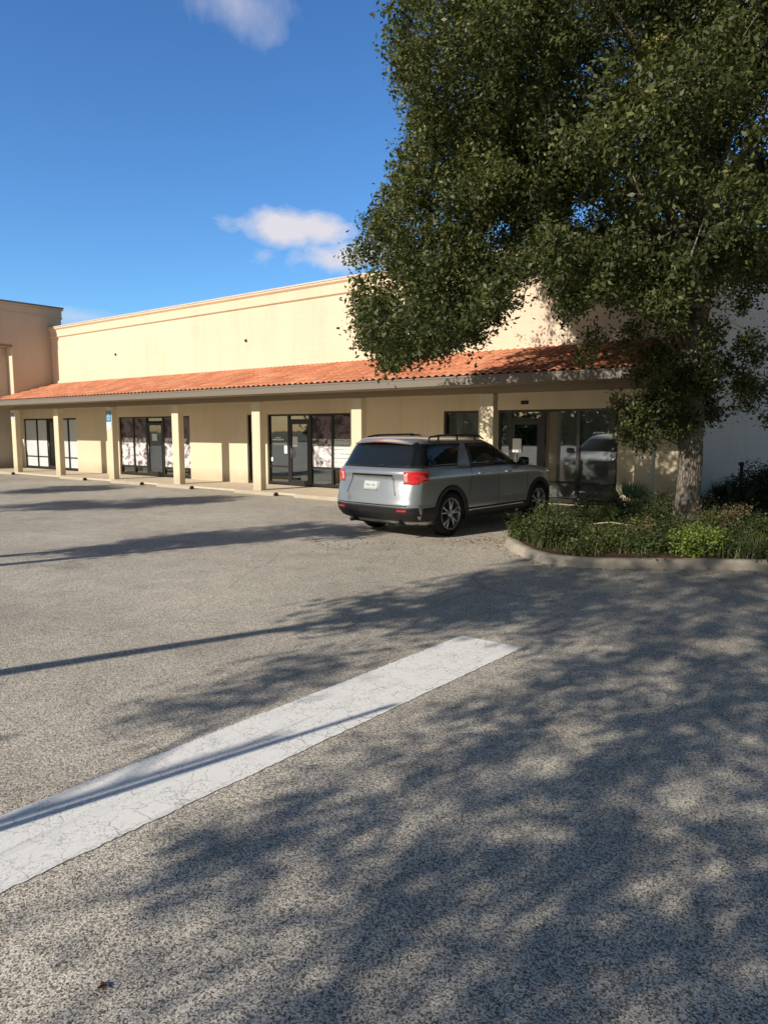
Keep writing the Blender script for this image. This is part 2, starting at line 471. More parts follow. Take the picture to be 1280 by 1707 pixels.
# openings (x0, x1)
opens = [(-33.67, -29.01), (-25.83, -21.31), (-18.26, -17.9), (-17.29, -13.74), (-10.49, -9.42), (-8.86, -5.78)]
mb = MB()
x = -34.4
for a, c in opens:
    mb.box(x, a, WY, WY + 0.2, 0.055, 2.78)
    mb.box(a, c, WY, WY + 0.2, HEAD, 2.78)
    x = c
mb.box(x, EAST - 0.2, WY, WY + 0.2, 0.0, 2.78)
B(mb, 'lower_wall', M['wall_low'])
mb = MB(); mb.box(-34.6, EAST - 0.2, WY, WY + 0.25, 2.78, 5.80)
mb.box(WINGX - 2, EAST - 0.2, WY + .0, WY + 0.25, 5.80, TOP - 0.05)
B(mb, 'upper_wall', M['wall'])
# cornice: projecting profile
mb = MB()
mb.prism([(WY - 0.003, 5.74), (WY - 0.06, 5.78), (WY - 0.06, 5.83), (WY - 0.035, 5.84), (WY - 0.035, 6.06), (WY - 0.10, 6.12), (WY - 0.10, 6.17), (WY - 0.003, 6.17)], WINGX, EAST + 0.10)
B(mb, 'cornice', M['trim'])
mb = MB(); mb.box(WINGX, EAST + 0.12, WY - 0.12, WY + 0.27, 6.172, 6.215)
B(mb, 'coping', M['coping'])
# side and back
mb = MB(); mb.box(EAST - 0.2, EAST, WY, 48, -0.02, 6.19)
mb.box(EAST, EAST + 0.025, WY + .3, 48, 4.35, 4.42)
B(mb, 'side_wall', M['side'])
mb = MB(); mb.box(EAST - 0.22, EAST + 0.03, WY + 0.28, 48, 6.192, 6.24)
B(mb, 'side_coping', M['coping'])
mb = MB(); mb.box(-34.4, EAST - 0.2, 47.8, 48, 0, 6.19); mb.box(-34.4, EAST - 0.2, WY + 0.25, 47.8, 5.4, 5.5)
B(mb, 'rear_wall', M['wall'])
# faint vents high on the wall
for vx, vz in ((-25.8, 4.77), (-18.2, 4.74), (-11.6, 4.7)):
    mb = MB(); mb.lathe([(0, 0.001), (0, 0.045), (0.02, 0.05), (0.03, 0.03)], 12)
    o = B(mb, 'wall_vent', M['black']); 
    o.matrix_parent_inverse = Matrix.Translation((SX, SY, 0)) @ Matrix.Translation((vx, WY - 0.012, vz)) @ Matrix.Rotation(radians(-90), 4, 'Z')

# tiled roof: real barrel ribs laid in overlapping courses
def roof_z(y): return 3.03 + (y - EY) * (3.80 - 3.03) / (WY - EY)
PER = 0.20
x0r, x1r = WINGX + 0.003, EAST + 0.02
cnt = int((x1r - x0r) / PER); PERX = (x1r - x0r) / cnt
samples = 8
xs = []; hz = []
for k in range(cnt):
    for s_ in range(samples):
        u = s_ / samples
        xs.append(x0r + (k + u) * PERX)
        # convex barrel over 62 % of the pitch, shallow pan in the rest
        hz.append(0.029 * sin(pi * min(u / 0.62, 1.0)) if u < 0.62 else -0.012 * sin(pi * (u - 0.62) / 0.38))
xs.append(x1r); hz.append(0)
NC = 7
mb = MB()
N = len(xs)
slope = (3.80 - 3.03) / (WY - EY)
jit = [[random.uniform(-0.006, 0.006) for _ in range(cnt + 1)] for _ in range(NC)]
for c in range(NC):
    ya = EY + (WY - EY) * c / NC - 0.03; yb = EY + (WY - EY) * (c + 1) / NC
    vs = []
    for i in range(N):
        j = jit[c][min(i // samples, cnt)]
        zf = roof_z(ya) + hz[i] + 0.030; zb = roof_z(yb) + hz[i] + 0.004
        vs += [(xs[i], ya + j, zf - 0.022), (xs[i], ya + j, zf), (xs[i], yb - (0.003 if c == NC - 1 else 0), zb)]
    fs = []
    for i in range(N - 1):
        a = 3 * i
        fs += [(a, a + 3, a + 4, a + 1), (a + 1, a + 4, a + 5, a + 2)]
    mb.add(vs, fs, False)
for i in range(len(mb.sm)): mb.sm[i] = (i % 2 == 1)
B(mb, 'roof_tiles', M['tiles'])
# bird stop dark strip below the tile ends
mb = MB(); mb.box(x0r, x1r, EY + 0.035, EY + 0.06, 2.98, 3.055)
B(mb, 'bird_stop', M['black'])
mb = MB(); mb.prism([(EY + 0.06, 2.86), (EY + .06, 3.01), (WY - 0.004, 3.77), (WY - .004, 2.86)], x0r, EAST - 0.005)
B(mb, 'roof_deck', M['fascia'])
mb = MB(); mb.box(x0r, EAST + 0.03, EY + 0.0, EY + 0.034, 2.815, 3.005)
mb.box(x0r, EAST + 0.03, EY - 0.012, EY - 0.001, 2.97, 3.008)
B(mb, 'fascia_board', M['fascia'])
mb = MB(); mb.box(x0r - 4, EAST - 0.01, EY + 0.04, WY - 0.003, 2.81, 2.855)
mb.box(x0r, EAST - 0.02, CY + 0.02, CY + 0.20, 2.66, 2.808)   # beam on the columns
B(mb, 'soffit', M['soffit'])
# arcade columns
for cx in (-30.86, -27.35, -23.60, -19.75, -15.88, -12.04, -8.18, -4.62):
    mb = MB(); mb.bbox(cx - 0.185, cx + 0.165, CY, CY + 0.22, 0.02, 2.655, 0.012)
    o = B(mb, 'column', M['wall_low'])
# frontage: frames, panes, doors
FY = WY + 0.06
def frame_bars(x0, x1, mulls, rails, z0=0.10):
    mb = MB(); d0, d1 = FY, FY + 0.07
    mb.box(x0, x0 + 0.05, d0, d1, z0, HEAD); mb.box(x1 - 0.05, x1, d0, d1, z0, HEAD)
    mb.box(x0 + 0.05, x1 - 0.05, d0, d1, HEAD - 0.06, HEAD); mb.box(x0 + 0.05, x1 - 0.05, d0, d1, z0, z0 + 0.07)
    for a, w in mulls: mb.box(a - w / 2, a + w / 2, d0 - 0.004, d1 + 0.004, z0 + 0.07, HEAD - 0.06)
    for a, c, z in rails: mb.box(a, c, d0 + 0.002, d1 - 0.002, z - 0.025, z + 0.025)
    return mb
def pane(x0, x1, z0, z1, parent, y=None, name='pane', mat=None):
    mb = MB(); y = FY + 0.035 if y is None else y
    mb.box(x0, x1, y, y + 0.008, z0, z1)
    o = mb.build(name, mat or M['glass'], parent)
    o.matrix_parent_inverse = Matrix.Identity(4)
    return o
def door(x0, x1, z1, glassmat=None):
    st = 0.075
    mb = MB()
    y0, y1 = FY + 0.005, FY + 0.055
    mb.box(x0, x0 + st, y0, y1, 0.07, z1); mb.box(x1 - st, x1, y0, y1, 0.07, z1)
    mb.box(x0 + st, x1 - st, y0, y1, z1 - 0.10, z1); mb.box(x0 + st, x1 - st, y0, y1, 0.07, 0.24)
    d = B(mb, 'door', M['frame'])
    pane(x0 + st, x1 - st, 0.24, z1 - 0.10, d, FY + 0.026)
    h = MB(); h.tube([(x0 + 0.12, y0 - 0.045, 0.95), (x0 + 0.12, y0 - 0.045, 1.25)], 0.012, 8)
    h.tube([(x0 + 0.12, y0 - 0.045, 0.98), (x0 + 0.05, y0 + 0.01, 0.98)], 0.008, 6); h.tube([(x0 + 0.12, y0 - 0.045, 1.22), (x0 + 0.05, y0 + 0.01, 1.22)], 0.008, 6)
    h.build('handle', M['grey_metal'], d)
    return d
def sheet(x0, x1, z0, z1, parent, mat, name='poster', dy=0.0):
    y = FY + 0.028 + dy
    return pane(x0, x1, z0, z1, parent, y - 0.004, name, mat)
# bay 1 (far left)
f = B(frame_bars(-33.67, -29.01, [(-32.54, .09), (-31.6, .09), (-30.9, .07), (-29.80, .09)], [(-33.62, -31.64, 0.62), (-29.76, -29.06, 0.62), (-30.86, -29.84, 0.62)]), 'window', M['frame'])
for a, c in ((-33.62, -32.585), (-32.495, -31.645), (-30.865, -29.845), (-29.755, -29.06)): pane(a, c, 0.17, HEAD - 0.06, f); sheet(a + .02, c - .02, .18, HEAD - .07, f, M['blind_white'], 'window_film')
door(-31.55, -30.94, 2.26)
# bay 2
f = B(frame_bars(-25.83, -21.31, [(-24.90, .09), (-24.04, .09), (-22.99, .09), (-22.1, .08)], [(-25.78, -24.085, 0.40), (-22.945, -21.36, 0.40)]), 'window', M['frame'])
for a, c in ((-25.78, -24.945), (-24.855, -24.085), (-22.945, -22.14), (-22.06, -21.36)):
    pane(a, c, 0.17, HEAD - 0.06, f)
    sheet(a + 0.01, c - 0.01, 0.45, 1.52, f, M['poster_photo']); sheet(a + .01, c - .01, 1.525, 2.26, f, M['poster_dark'])
d = door(-23.99, -23.04, 2.10); sheet(-23.72, -23.42, 1.42, 1.68, d, M['paper'], 'notice')
pane(-23.99, -23.04, 2.16, HEAD - 0.06, f)
# narrow slot
f = B(frame_bars(-18.26, -17.90, [], []), 'window', M['frame']); pane(-18.21, -17.95, 0.17, HEAD - 0.06, f)
# bay 3
f = B(frame_bars(-17.29, -13.74, [(-16.37, .07), (-15.43, .11), (-14.51, .08)], [(-17.24, -16.4, 0.66), (-15.375, -14.55, 0.66), (-14.47, -13.79, .66), (-16.33, -15.49, 2.14)]), 'window', M['frame'])
for a, c in ((-17.24, -16.405), (-15.375, -14.55), (-14.47, -13.79)): pane(a, c, 0.17, HEAD - 0.06, f)
pane(-16.335, -15.485, 2.165, HEAD - 0.06, f)
sheet(-15.36, -14.56, 0.70, 1.56, f, M['poster_photo']); sheet(-15.36, -14.56, 1.565, 2.24, f, M['poster_dark'])
sheet(-14.46, -13.80, 0.70, 1.56, f, M['poster_text']); sheet(-14.46, -13.80, 1.565, 2.24, f, M['poster_dark'])
yy = FY + 0.024
for (a, c, z0, z1) in ((-17.12, -16.62, 1.50, 1.545), (-17.0, -16.75, 1.57, 1.60), (-17.12, -16.5, 1.36, 1.41), (-16.6, -16.46, 1.08, 1.36), (-17.2, -17.12, 0.82, 0.95)):
    mb = MB(); mb.box(a, c, yy, yy + 0.004, z0, z1); mb.build('window_lettering', M['paper'], f)
d = door(-16.33, -15.49, 2.11); sheet(-16.22, -16.0, 1.32, 1.62, d, M['paper'], 'notice')
# small window
f = B(frame_bars(-10.49, -9.42, [], []), 'window', M['frame']); pane(-10.44, -9.47, 0.17, HEAD - 0.06, f)
# bay 4
f = B(frame_bars(-8.86, -5.78, [(-8.53, .08), (-7.66, .13), (-6.75, .08)], [(-7.59, -6.79, .58), (-6.71, -5.83, .58), (-8.49, -7.72, 2.10)]), 'window', M['frame'])
for a, c in ((-8.81, -8.57), (-7.59, -6.79), (-6.71, -5.83)): pane(a, c, 0.17, HEAD - 0.06, f)
pane(-8.49, -7.725, 2.125, HEAD - 0.06, f)
d = door(-8.49, -7.725, 2.07); sheet(-8.46, -8.22, 1.28, 1.62, d, M['paper'], 'notice', -0.03)
# suite plaque over the right door
mb = MB(); mb.box(-8.22, -8.02, WY - 0.014, WY - 0.002, 2.46, 2.55); B(mb, 'plaque', M['black'])
# interior: dark rooms with floor, ceiling and party walls
mb = MB()
mb.box(-34.4, EAST - .22, WY + 5.0, WY + 5.1, 0.0, 2.9)
mb.box(-34.4, EAST - .22, WY + 0.28, WY + 5.0, 0.0, 0.058)
mb.box(-34.4, EAST - .22, WY + 0.26, WY + 5.0, 2.6, 2.7)
for px in (-34.3, -27.6, -19.6, -12.2, -9.1): mb.box(px - .1, px + .1, WY + .26, WY + 4.99, 0.06, 2.59)
mb.box(-7.4, -6.2, WY + 2.6, WY + 3.2, 0.06, 1.0); mb.box(-16.6, -14.6, WY + 3.0, WY + 3.6, 0.06, 1.05)
B(mb, 'interior', M['inside'])
# blinds behind some panes
def blinds(x0, x1, mat, z0=0.2, y=WY + 0.22, tilt=0.5):
    mb = MB(); xx = x0
    while xx < x1:
        a = tilt + random.uniform(-.15, .15); w = 0.043
        dx, dy = w * cos(a), w * sin(a)
        mb.add([(xx - dx, y - dy, z0), (xx + dx, y + dy, z0), (xx + dx, y + dy, HEAD - .02), (xx - dx, y - dy, HEAD - .02)], [(0, 1, 2, 3)])
        xx += 0.078
    B(mb, 'blind', mat)
blinds(-33.6, -31.7, M['blind_white'], tilt=0.25); blinds(-30.8, -29.1, M['blind_white'], tilt=0.25)
blinds(-10.4, -9.5, M['blind'], tilt=.3); blinds(-8.8, -8.6, M['blind']); blinds(-7.5, -5.9, M['blind'], tilt=.35)

# ------------------------------------------------------------------ taller wing on the far left
wing = empty('corner_building', (WINGX, WY, 0))
tag(wing, 'taller tan corner building in shade at the far left end of the shops', 'building')
def W(mb, name, mat):
    o = mb.build(name, mat, wing); o.matrix_parent_inverse = Matrix.Translation((-wing.location.x, -wing.location.y, 0)); return o
WF = 13.75
mb = MB()
mb.box(WINGX - 7, WINGX, 14.42, WY - 0.003, 2.87, 7.05)
mb.box(WINGX - 7, WINGX - .002, WY - 0.003, WY + .5, 6.3, 7.05)          # upper mass
mb.box(WINGX - 7, WINGX, WF, 14.42, 5.26, 7.05)           # over the opening
mb.box(WINGX - 7, WINGX - 0.42, WF, 14.42, 2.87, 5.26)
W(mb, 'upper_wall', M['wing'])
mb = MB(); mb.box(-36.6, -34.42, 12.4, WY + 0.3, 0.0, 2.86)
W(mb, 'lower_wall', M['wing'])
mb = MB(); mb.box(WINGX - 7, WINGX + 0.04, WF - .04, WY + .54, 6.62, 6.70); mb.box(WINGX - 7, WINGX + 0.025, WF - .025, WY + .525, 6.705, 6.98)
mb.box(WINGX - 7, WINGX + 0.08, WF - .08, WY + .58, 6.985, 7.06)
W(mb, 'cornice', M['wing'])
mb = MB(); mb.box(WINGX - 7, WINGX + 0.10, WF - .10, WY + .6, 7.065, 7.12); W(mb, 'coping', M['wing_coping'])
mb = MB(); mb.box(WINGX - .4, WINGX + 0.03, WF + .12, 14.44, 5.262, 5.33); W(mb, 'opening_trim', M['wing_coping'])
# cream-painted return of the opening, catching sun
mb = MB(); mb.box(WINGX - 0.42, WINGX + 0.012, 14.40, 14.418, 2.9, 5.25); W(mb, 'jamb', M['trim'])

# ------------------------------------------------------------------ wheel stops, one per bay
GRP = 'concrete wheel stops along the arcade walkway'
def wheel_stop(xe, y, lab):
    L = 1.7
    prof = [(-0.075, 0.0), (-0.075, 0.05), (-0.045, 0.095), (0.045, 0.095), (0.075, 0.05), (0.075, 0.0)]
    mb = MB(); mb.prism(prof, -L, 0)
    o = mb.build('wheel_stop', M['stop'], None, (xe, y, 0.001))
    o.rotation_euler = (0, 0, radians(random.uniform(-1.5, 1.5)))
    for px in (-1.35, -0.35):
        h = MB(); h.lathe([(0, 0.001), (0, 0.014), (0.006, 0.012)], 10)
        b_ = h.build('bolt', M['grey_metal'], o); b_.rotation_euler = (0, radians(-90), 0); b_.location = (px, 0, 0.095)
    h = MB(); h.prism([(-0.06, 0.0), (-0.06, 0.06), (-0.035, 0.10), (0.035, 0.10), (0.06, 0.06), (0.06, 0.0)], 0.001, 0.05); h.build('shade_cap', M['stop_shade'], o)  # added dark piece that paints the end face's shade
    tag(o, lab, 'wheel stop', GRP)
for xe, lab in ((-30.0, 'low concrete wheel stop at the far left, before the first shop window'),
                (-24.5, 'low concrete wheel stop just in front of the column with the blue sign'),
                (-20.95, 'low concrete wheel stop in front of the shop door flanked by photo posters'),
                (-18.3, 'low concrete wheel stop in front of the blank wall between two shops'),
                (-14.55, 'low concrete wheel stop right of the column beside the narrow dark window'),
                (-12.1, 'low concrete wheel stop nearest the rear of the silver car')):
    wheel_stop(xe, 13.82, lab)

# ------------------------------------------------------------------ signs on columns
def wheel_sign(x, z0, z1, w, lab, lower=None):
    t = empty('accessible_parking_sign', (x, CY - 0.004, (z0 + z1) / 2))
    tag(t, lab, 'sign')
    h = z1 - z0
    mb = MB(); mb.box(-w / 2, w / 2, -0.006, 0, -h / 2, h / 2); mb.build('sign_face', M['blue_sign'], t)
    s = MB(); y0, y1 = -0.009, -0.0065; k = w / 0.30
    def seg(a, b, r):
        d = Vector((b[0] - a[0], 0, b[1] - a[1])).normalized(); n_ = Vector((-d.z, 0, d.x)) * r
        A = Vector((a[0], 0, a[1])); Bv = Vector((b[0], 0, b[1]))
        vs = [A + n_, Bv + n_, Bv - n_, A - n_]
        s.add([(v.x * k, y0, v.z * k) for v in vs] + [(v.x * k, y1, v.z * k) for v in vs], [(0, 1, 2, 3), (7, 6, 5, 4), (0, 4, 5, 1), (1, 5, 6, 2), (2, 6, 7, 3), (3, 7, 4, 0)])
    # wheelchair pictogram
    hp = [(0.022 * cos(t_) - 0.02, 0.022 * sin(t_) + 0.11) for t_ in np.linspace(0, 2 * pi, 9)]
    s.add([(a * k, y0, b_ * k) for a, b_ in hp[:-1]], [tuple(range(8))])
    for a, b_ in (((-0.02, 0.085), (-0.01, -0.005)), ((-0.01, 0.045), (0.05, 0.045)), ((-0.01, 0.0), (0.055, 0.0)), ((0.055, 0.0), (0.08, -0.075)), ((0.08, -0.075), (0.105, -0.07))): seg(a, b_, 0.011)
    arc = [(0.075 * cos(t_) + 0.0, 0.075 * sin(t_) - 0.04) for t_ in np.linspace(radians(130), radians(350), 12)]
    for a, b_ in zip(arc[:-1], arc[1:]): seg(a, b_, 0.010)
    s.build('wheelchair_symbol', M['paper'], t)
    if lower:
        mb = MB(); mb.box(-w / 2, w / 2, -0.006, 0, -h / 2 - lower, -h / 2 - 0.02); mb.build('lower_plate', M['white_sign'], t)
wheel_sign(-23.62, 2.12, 2.50, 0.30, 'blue accessible parking sign on the column between the first and second shops', 0.30)
wheel_sign(-30.88, 2.36, 2.54, 0.22, 'small accessible parking sign on the farthest left column', 0.12)

# ------------------------------------------------------------------ silver SUV
def make_car():
    paint, nt, out = newmat('silver_car_paint'); b = NB(nt)
    fl = b.noise(b.coord((1, 1, 1)), 900, 1)
    c = b.mix(fl, (0.36, 0.375, 0.40), (0.50, 0.52, 0.545))
    p = b.bsdf(out, c, 0.30, 0.5, 0.75, None, Coat_Weight=0.8, Coat_Roughness=0.04)
    gl, nt, out = newmat('tinted_car_glass'); b = NB(nt)
    b.bsdf(out, (0.010, 0.013, 0.016), 0.03, 0.75, 0.0)
    plastic = simple('car_black_plastic', (0.016, 0.016, 0.017), 0.5, 0.4)
    gloss = simple('car_gloss_black', (0.008, 0.008, 0.009), 0.12, 0.6)
    chrome = simple('car_chrome', (0.75, 0.76, 0.78), 0.12, 0.5, 1.0)
    alloy = simple('alloy_wheel', (0.50, 0.50, 0.51), 0.3, 0.5, 0.9)
    rubber = simple('tyre_rubber', (0.018, 0.018, 0.018), 0.8, 0.2)
    red, nt, out = newmat('tail_lamp_red'); b = NB(nt); b.bsdf(out, (0.62, 0.012, 0.012), 0.08, 0.6, 0.0, None, Coat_Weight=1.0)
    lens = simple('clear_lamp_lens', (0.60, 0.34, 0.33), 0.12, 0.6)
    root = empty('parked_car', (-7.56, 10.52, 0), radians(-4.4))
    root.scale = (0.98, 0.98, 0.995)
    tag(root, 'silver SUV parked nose in towards the shops beside the planted island', 'car')
    def T(tab):
        zs = [a for a, _ in tab]; vs = [b_ for _, b_ in tab]
        return lambda z: float(np.interp(z, zs, vs))
    R = T([(.24, -.80), (.34, -1.00), (.44, -1.08), (.60, -1.115), (.66, -1.10), (.80, -1.075), (1.02, -1.02), (1.12, -1.045), (1.17, -1.025), (1.215, -.98), (1.3, -.915), (1.5, -.82), (1.62, -.755), (1.68, -.71), (1.72, -.6), (1.745, -.2)])
    F = T([(.24, 3.62), (.34, 3.82), (.5, 3.93), (.7, 3.95), (.85, 3.93), (1.02, 3.84), (1.09, 3.62), (1.14, 3.25), (1.19, 2.80), (1.23, 2.64), (1.34, 2.40), (1.47, 2.10), (1.6, 1.80), (1.68, 1.55), (1.72, 1.2), (1.745, .45)])
    Wd0 = T([(.24, .87), (.34, .935), (.44, .965), (.60, .972), (.72, .968), (.90, .972), (1.02, .985), (1.06, .982), (1.12, .962), (1.18, .940), (1.22, .918), (1.33, .88), (1.45, .835), (1.58, .785), (1.64, .755), (1.69, .70), (1.72, .61), (1.745, .36)])
    Wd = Wd0
    CR = T([(.24, .35), (1.0, .36), (1.2, .34), (1.745, .3)]); CF = T([(.24, .8), (1.0, .85), (1.2, .9), (1.745, .6)])
    PR, PF = 3.6, 2.7
    def xs_(y, z):
        w = Wd(z); c = CR(z)
        if y < R(z) + c:
            u = min(1, max(0, 1 - (y - R(z)) / c)); return w * (1 - u ** PR) ** (1 / PR)
        c = CF(z)
        if y > F(z) - c:
            u = min(1, max(0, 1 - (F(z) - y) / c)); return w * (1 - u ** PF) ** (1 / PF)
        return w
    def yr_(x, z):
        w = Wd(z); u = min(0.9999, abs(x) / w); return R(z) + CR(z) * (1 - (1 - u ** PR) ** (1 / PR))
    def yf_(x, z):
        w = Wd(z); u = min(0.9999, abs(x) / w); return F(z) - CF(z) * (1 - (1 - u ** PF) ** (1 / PF))
    # body shell
    levels = [.24, .28, .34, .40, .46, .54, .60, .63, .66, .72, .80, .88, .94, .97, 1.0, 1.03, 1.06, 1.09, 1.12, 1.15, 1.18, 1.215, 1.25, 1.3, 1.38, 1.46, 1.54, 1.6, 1.64, 1.67, 1.695, 1.715, 1.73, 1.742, 1.745]
    nq = 16; ns = 30
    def contour(z):
        pts = []
        w, c, r, f_, cf = Wd(z), CR(z), R(z), F(z), CF(z)
        for i in range(nq):
            th = (pi / 2) * i / nq
            pts.append((w * sin(th) ** (2 / PR), r + c * (1 - cos(th) ** (2 / PR))))
        for i in range(ns + 1):
            pts.append((w, r + c + (f_ - cf - r - c) * i / ns))
        for i in range(nq - 1, -1, -1):
            th = (pi / 2) * i / nq
            pts.append((w * sin(th) ** (2 / PF), f_ - cf * (1 - cos(th) ** (2 / PF))))
        return pts + [(-x_, y_) for x_, y_ in pts[-2:0:-1]]
    vs = []; 
    for z in levels: vs += [(x_, y_, z) for x_, y_ in contour(z)]
    nC = len(contour(1.0)); fs = []
    for l in range(len(levels) - 1):
        for i in range(nC):
            j = (i + 1) % nC
            fs.append((l * nC + i, l * nC + j, (l + 1) * nC + j, (l + 1) * nC + i))
    fs.append(tuple(range(nC - 1, -1, -1))); fs.append(tuple((len(levels) - 1) * nC + i for i in range(nC)))
    mb = MB(); mb.add(vs, fs, True)
    body = mb.build('body', paint, root)
    # wheel arches cut out with a boolean, baked into the mesh
    cut = MB()
    for wy in (0.0, 3.025):
        for sx in (-1, 1):
            prof = [(0.0, 0.001), (0.0, 0.425), (0.5, 0.425), (0.5, 0.001)]
            cc = MB(); cc.lathe(prof, 48, 'x', 0, wy, 0.40)
            off = 0.66 if sx > 0 else -1.16
            cut.add([(a + off, b_, c_) for a, b_, c_ in cc.v], cc.f, False)
    co = cut.build('cutter', plastic)
    import bmesh
    bm = bmesh.new(); bm.from_mesh(co.data); bmesh.ops.remove_doubles(bm, verts=bm.verts, dist=0.002); bmesh.ops.recalc_face_normals(bm, faces=bm.faces); bm.to_mesh(co.data); bm.free()
    md = body.modifiers.new('arch', 'BOOLEAN'); md.object = co; md.operation = 'DIFFERENCE'; md.solver = 'EXACT'
    body.parent = None
    dg = bpy.context.evaluated_depsgraph_get(); dg.update()
    nm = bpy.data.meshes.new_from_object(body.evaluated_get(dg)); body.modifiers.clear(); body.data = nm
    bpy.data.objects.remove(co)
    body.parent = root
    body.data.materials.clear(); body.data.materials.append(paint)
    nm.polygons.foreach_set('use_smooth', [abs(p.normal.x) < 2 for p in nm.polygons])
    try: nm.set_sharp_from_angle(angle=radians(38))
    except Exception: pass

    def patch_side(sx, ylo, yhi, z0, z1, off, nu=20, nv=8, depth=0.02):
        """patch on the flank: ylo(t), yhi(t) give ends for t = height fraction"""
        mb = MB(); vs = []
        for v in range(nv + 1):
            t = v / nv; z = z0 + (z1 - z0) * t
            a = ylo(t) if callable(ylo) else ylo; b_ = yhi(t) if callable(yhi) else yhi
            for u in range(nu + 1):
                y = a + (b_ - a) * u / nu
                vs.append((sx * (xs_(y, z) + off), y, z))
        n0 = len(vs); w = nu + 1
        fs = [(v * w + u, v * w + u + 1, (v + 1) * w + u + 1, (v + 1) * w + u) for v in range(nv) for u in range(nu)]
        vs2 = [(x_ - sx * (off + depth), y_, z_) for x_, y_, z_ in vs]
        edge = [u for u in range(w)] + [v * w + nu for v in range(1, nv + 1)] + [nv * w + u for u in range(nu - 1, -1, -1)] + [v * w for v in range(nv - 1, 0, -1)]
        fe = [(edge[i], edge[(i + 1) % len(edge)], n0 + edge[(i + 1) % len(edge)], n0 + edge[i]) for i in range(len(edge))]
        mb.add(vs + vs2, fs + fe, True)
        return mb
    def patch_rear(xlo, xhi, z0, z1, off, nu=28, nv=8, front=False, depth=0.02):
        mb = MB(); vs = []; fn = yf_ if front else yr_; sg = 1 if front else -1
        for v in range(nv + 1):
            t = v / nv; z = z0 + (z1 - z0) * t
            a = xlo(t) if callable(xlo) else xlo; b_ = xhi(t) if callable(xhi) else xhi
            for u in range(nu + 1):
                x_ = a + (b_ - a) * u / nu
                vs.append((x_, fn(x_, z) + sg * off, z))
        n0 = len(vs); w = nu + 1
        fs = [(v * w + u, v * w + u + 1, (v + 1) * w + u + 1, (v + 1) * w + u) for v in range(nv) for u in range(nu)]
        vs2 = [(x_, y_ - sg * (off + depth), z_) for x_, y_, z_ in vs]
        edge = [u for u in range(w)] + [v * w + nu for v in range(1, nv + 1)] + [nv * w + u for u in range(nu - 1, -1, -1)] + [v * w for v in range(nv - 1, 0, -1)]
        fe = [(edge[i], edge[(i + 1) % len(edge)], n0 + edge[(i + 1) % len(edge)], n0 + edge[i]) for i in range(len(edge))]
        mb.add(vs + vs2, fs + fe, True)
        return mb
    # rear glass
    rg = patch_rear(lambda t: -(0.82 - 0.10 * t), lambda t: (0.82 - 0.10 * t), 1.215, 1.64, 0.006).build('rear_window', gl, root)
    mb = MB(); mb.tube([(0.0, yr_(0, 1.23) - 0.02, 1.235), (0.28, yr_(.28, 1.26) - 0.02, 1.26)], 0.008, 6); mb.build('wiper', plastic, rg)
    for sx in (-1, 1):
        # quarter glass with blacked-out rear pillar; overlaps the corner
        patch_side(sx, lambda t: R(1.215 + .40 * t) + 0.012, lambda t: 0.20 + 0.27 * t, 1.215, 1.615, 0.007, nu=26).build('quarter_window', gl, root)
        # black band of the door glass, then the two glazed openings
        band = patch_side(sx, lambda t: 0.60 + 0.03 * t, lambda t: 2.54 - 0.80 * t, 1.205, 1.615, 0.005, nu=30).build('window_surround', gloss, root)
        patch_side(sx, lambda t: 0.64 + 0.03 * t, lambda t: 1.44, 1.22, 1.595, 0.010, nu=14).build('side_window', gl, root)
        patch_side(sx, 1.53, lambda t: 2.44 - 0.74 * t, 1.22, 1.59, 0.010, nu=16).build('side_window', gl, root)
        # chrome belt strip
        patch_side(sx, 0.20, 2.50, 1.188, 1.204, 0.009, nu=24, nv=1).build('belt_trim', gloss, root)
        # doors: shut lines
        for y0, z0, y1, z1 in ((0.53, .68, 0.60, 1.19), (1.49, .44, 1.49, 1.19), (2.56, .46, 2.50, 1.17)):
            mb = MB(); n_ = 10; 
            for k in range(n_):
                ta, tb = k / n_, (k + 1) / n_
                q = []
                for t_, dy in ((ta, -.004), (ta, .004), (tb, .004), (tb, -.004)):
                    y_ = y0 + (y1 - y0) * t_ + dy; z_ = z0 + (z1 - z0) * t_
                    q.append((sx * (xs_(y_, z_) + 0.002), y_, z_))
                mb.add(q, [(0, 1, 2, 3)])
            mb.build('door_seam', gloss, root)
        for hy in (0.78, 1.68):
            mb = MB(); xx = xs_(hy, 1.06)
            mb.tube([(sx * (xx + .004), hy, 1.065), (sx * (xx + .034), hy + .02, 1.068), (sx * (xx + .036), hy + .17, 1.068), (sx * (xx + .004), hy + .19, 1.065)], 0.014, 8)
            mb.build('door_handle', paint, root)
        # sill cladding + bright strip
        patch_side(sx, 0.46, 2.57, 0.25, 0.46, 0.010, nu=24).build('sill_cladding', plastic, root)
        patch_side(sx, 0.52, 2.45, 0.405, 0.432, 0.018, nu=20, nv=2).build('sill_trim', chrome, root)
        # arch cladding rings
        for wy in (0.0, 3.025):
            mb = MB(); vs = []; nA = 40
            a0, a1 = radians(-16), radians(196)
            for i in range(nA + 1):
                t = a0 + (a1 - a0) * i / nA
                for r_ in (0.415, 0.43, 0.49, 0.505):
                    y_ = wy + r_ * cos(t); z_ = max(0.25, 0.40 + r_ * sin(t))
                    o_ = {0.415: -0.06, 0.43: 0.022, 0.49: 0.018, 0.505: -0.005}[r_]
                    vs.append((sx * (xs_(y_, z_) + o_), y_, z_))
            fs = [(4 * i + k, 4 * i + k + 1, 4 * i + 5 + k, 4 * i + 4 + k) for i in range(nA) for k in range(3)]
            mb.add(vs, fs, True); mb.build('arch_cladding', plastic, root)
            # wheel
            wl = MB(); w0 = sx * 0.965
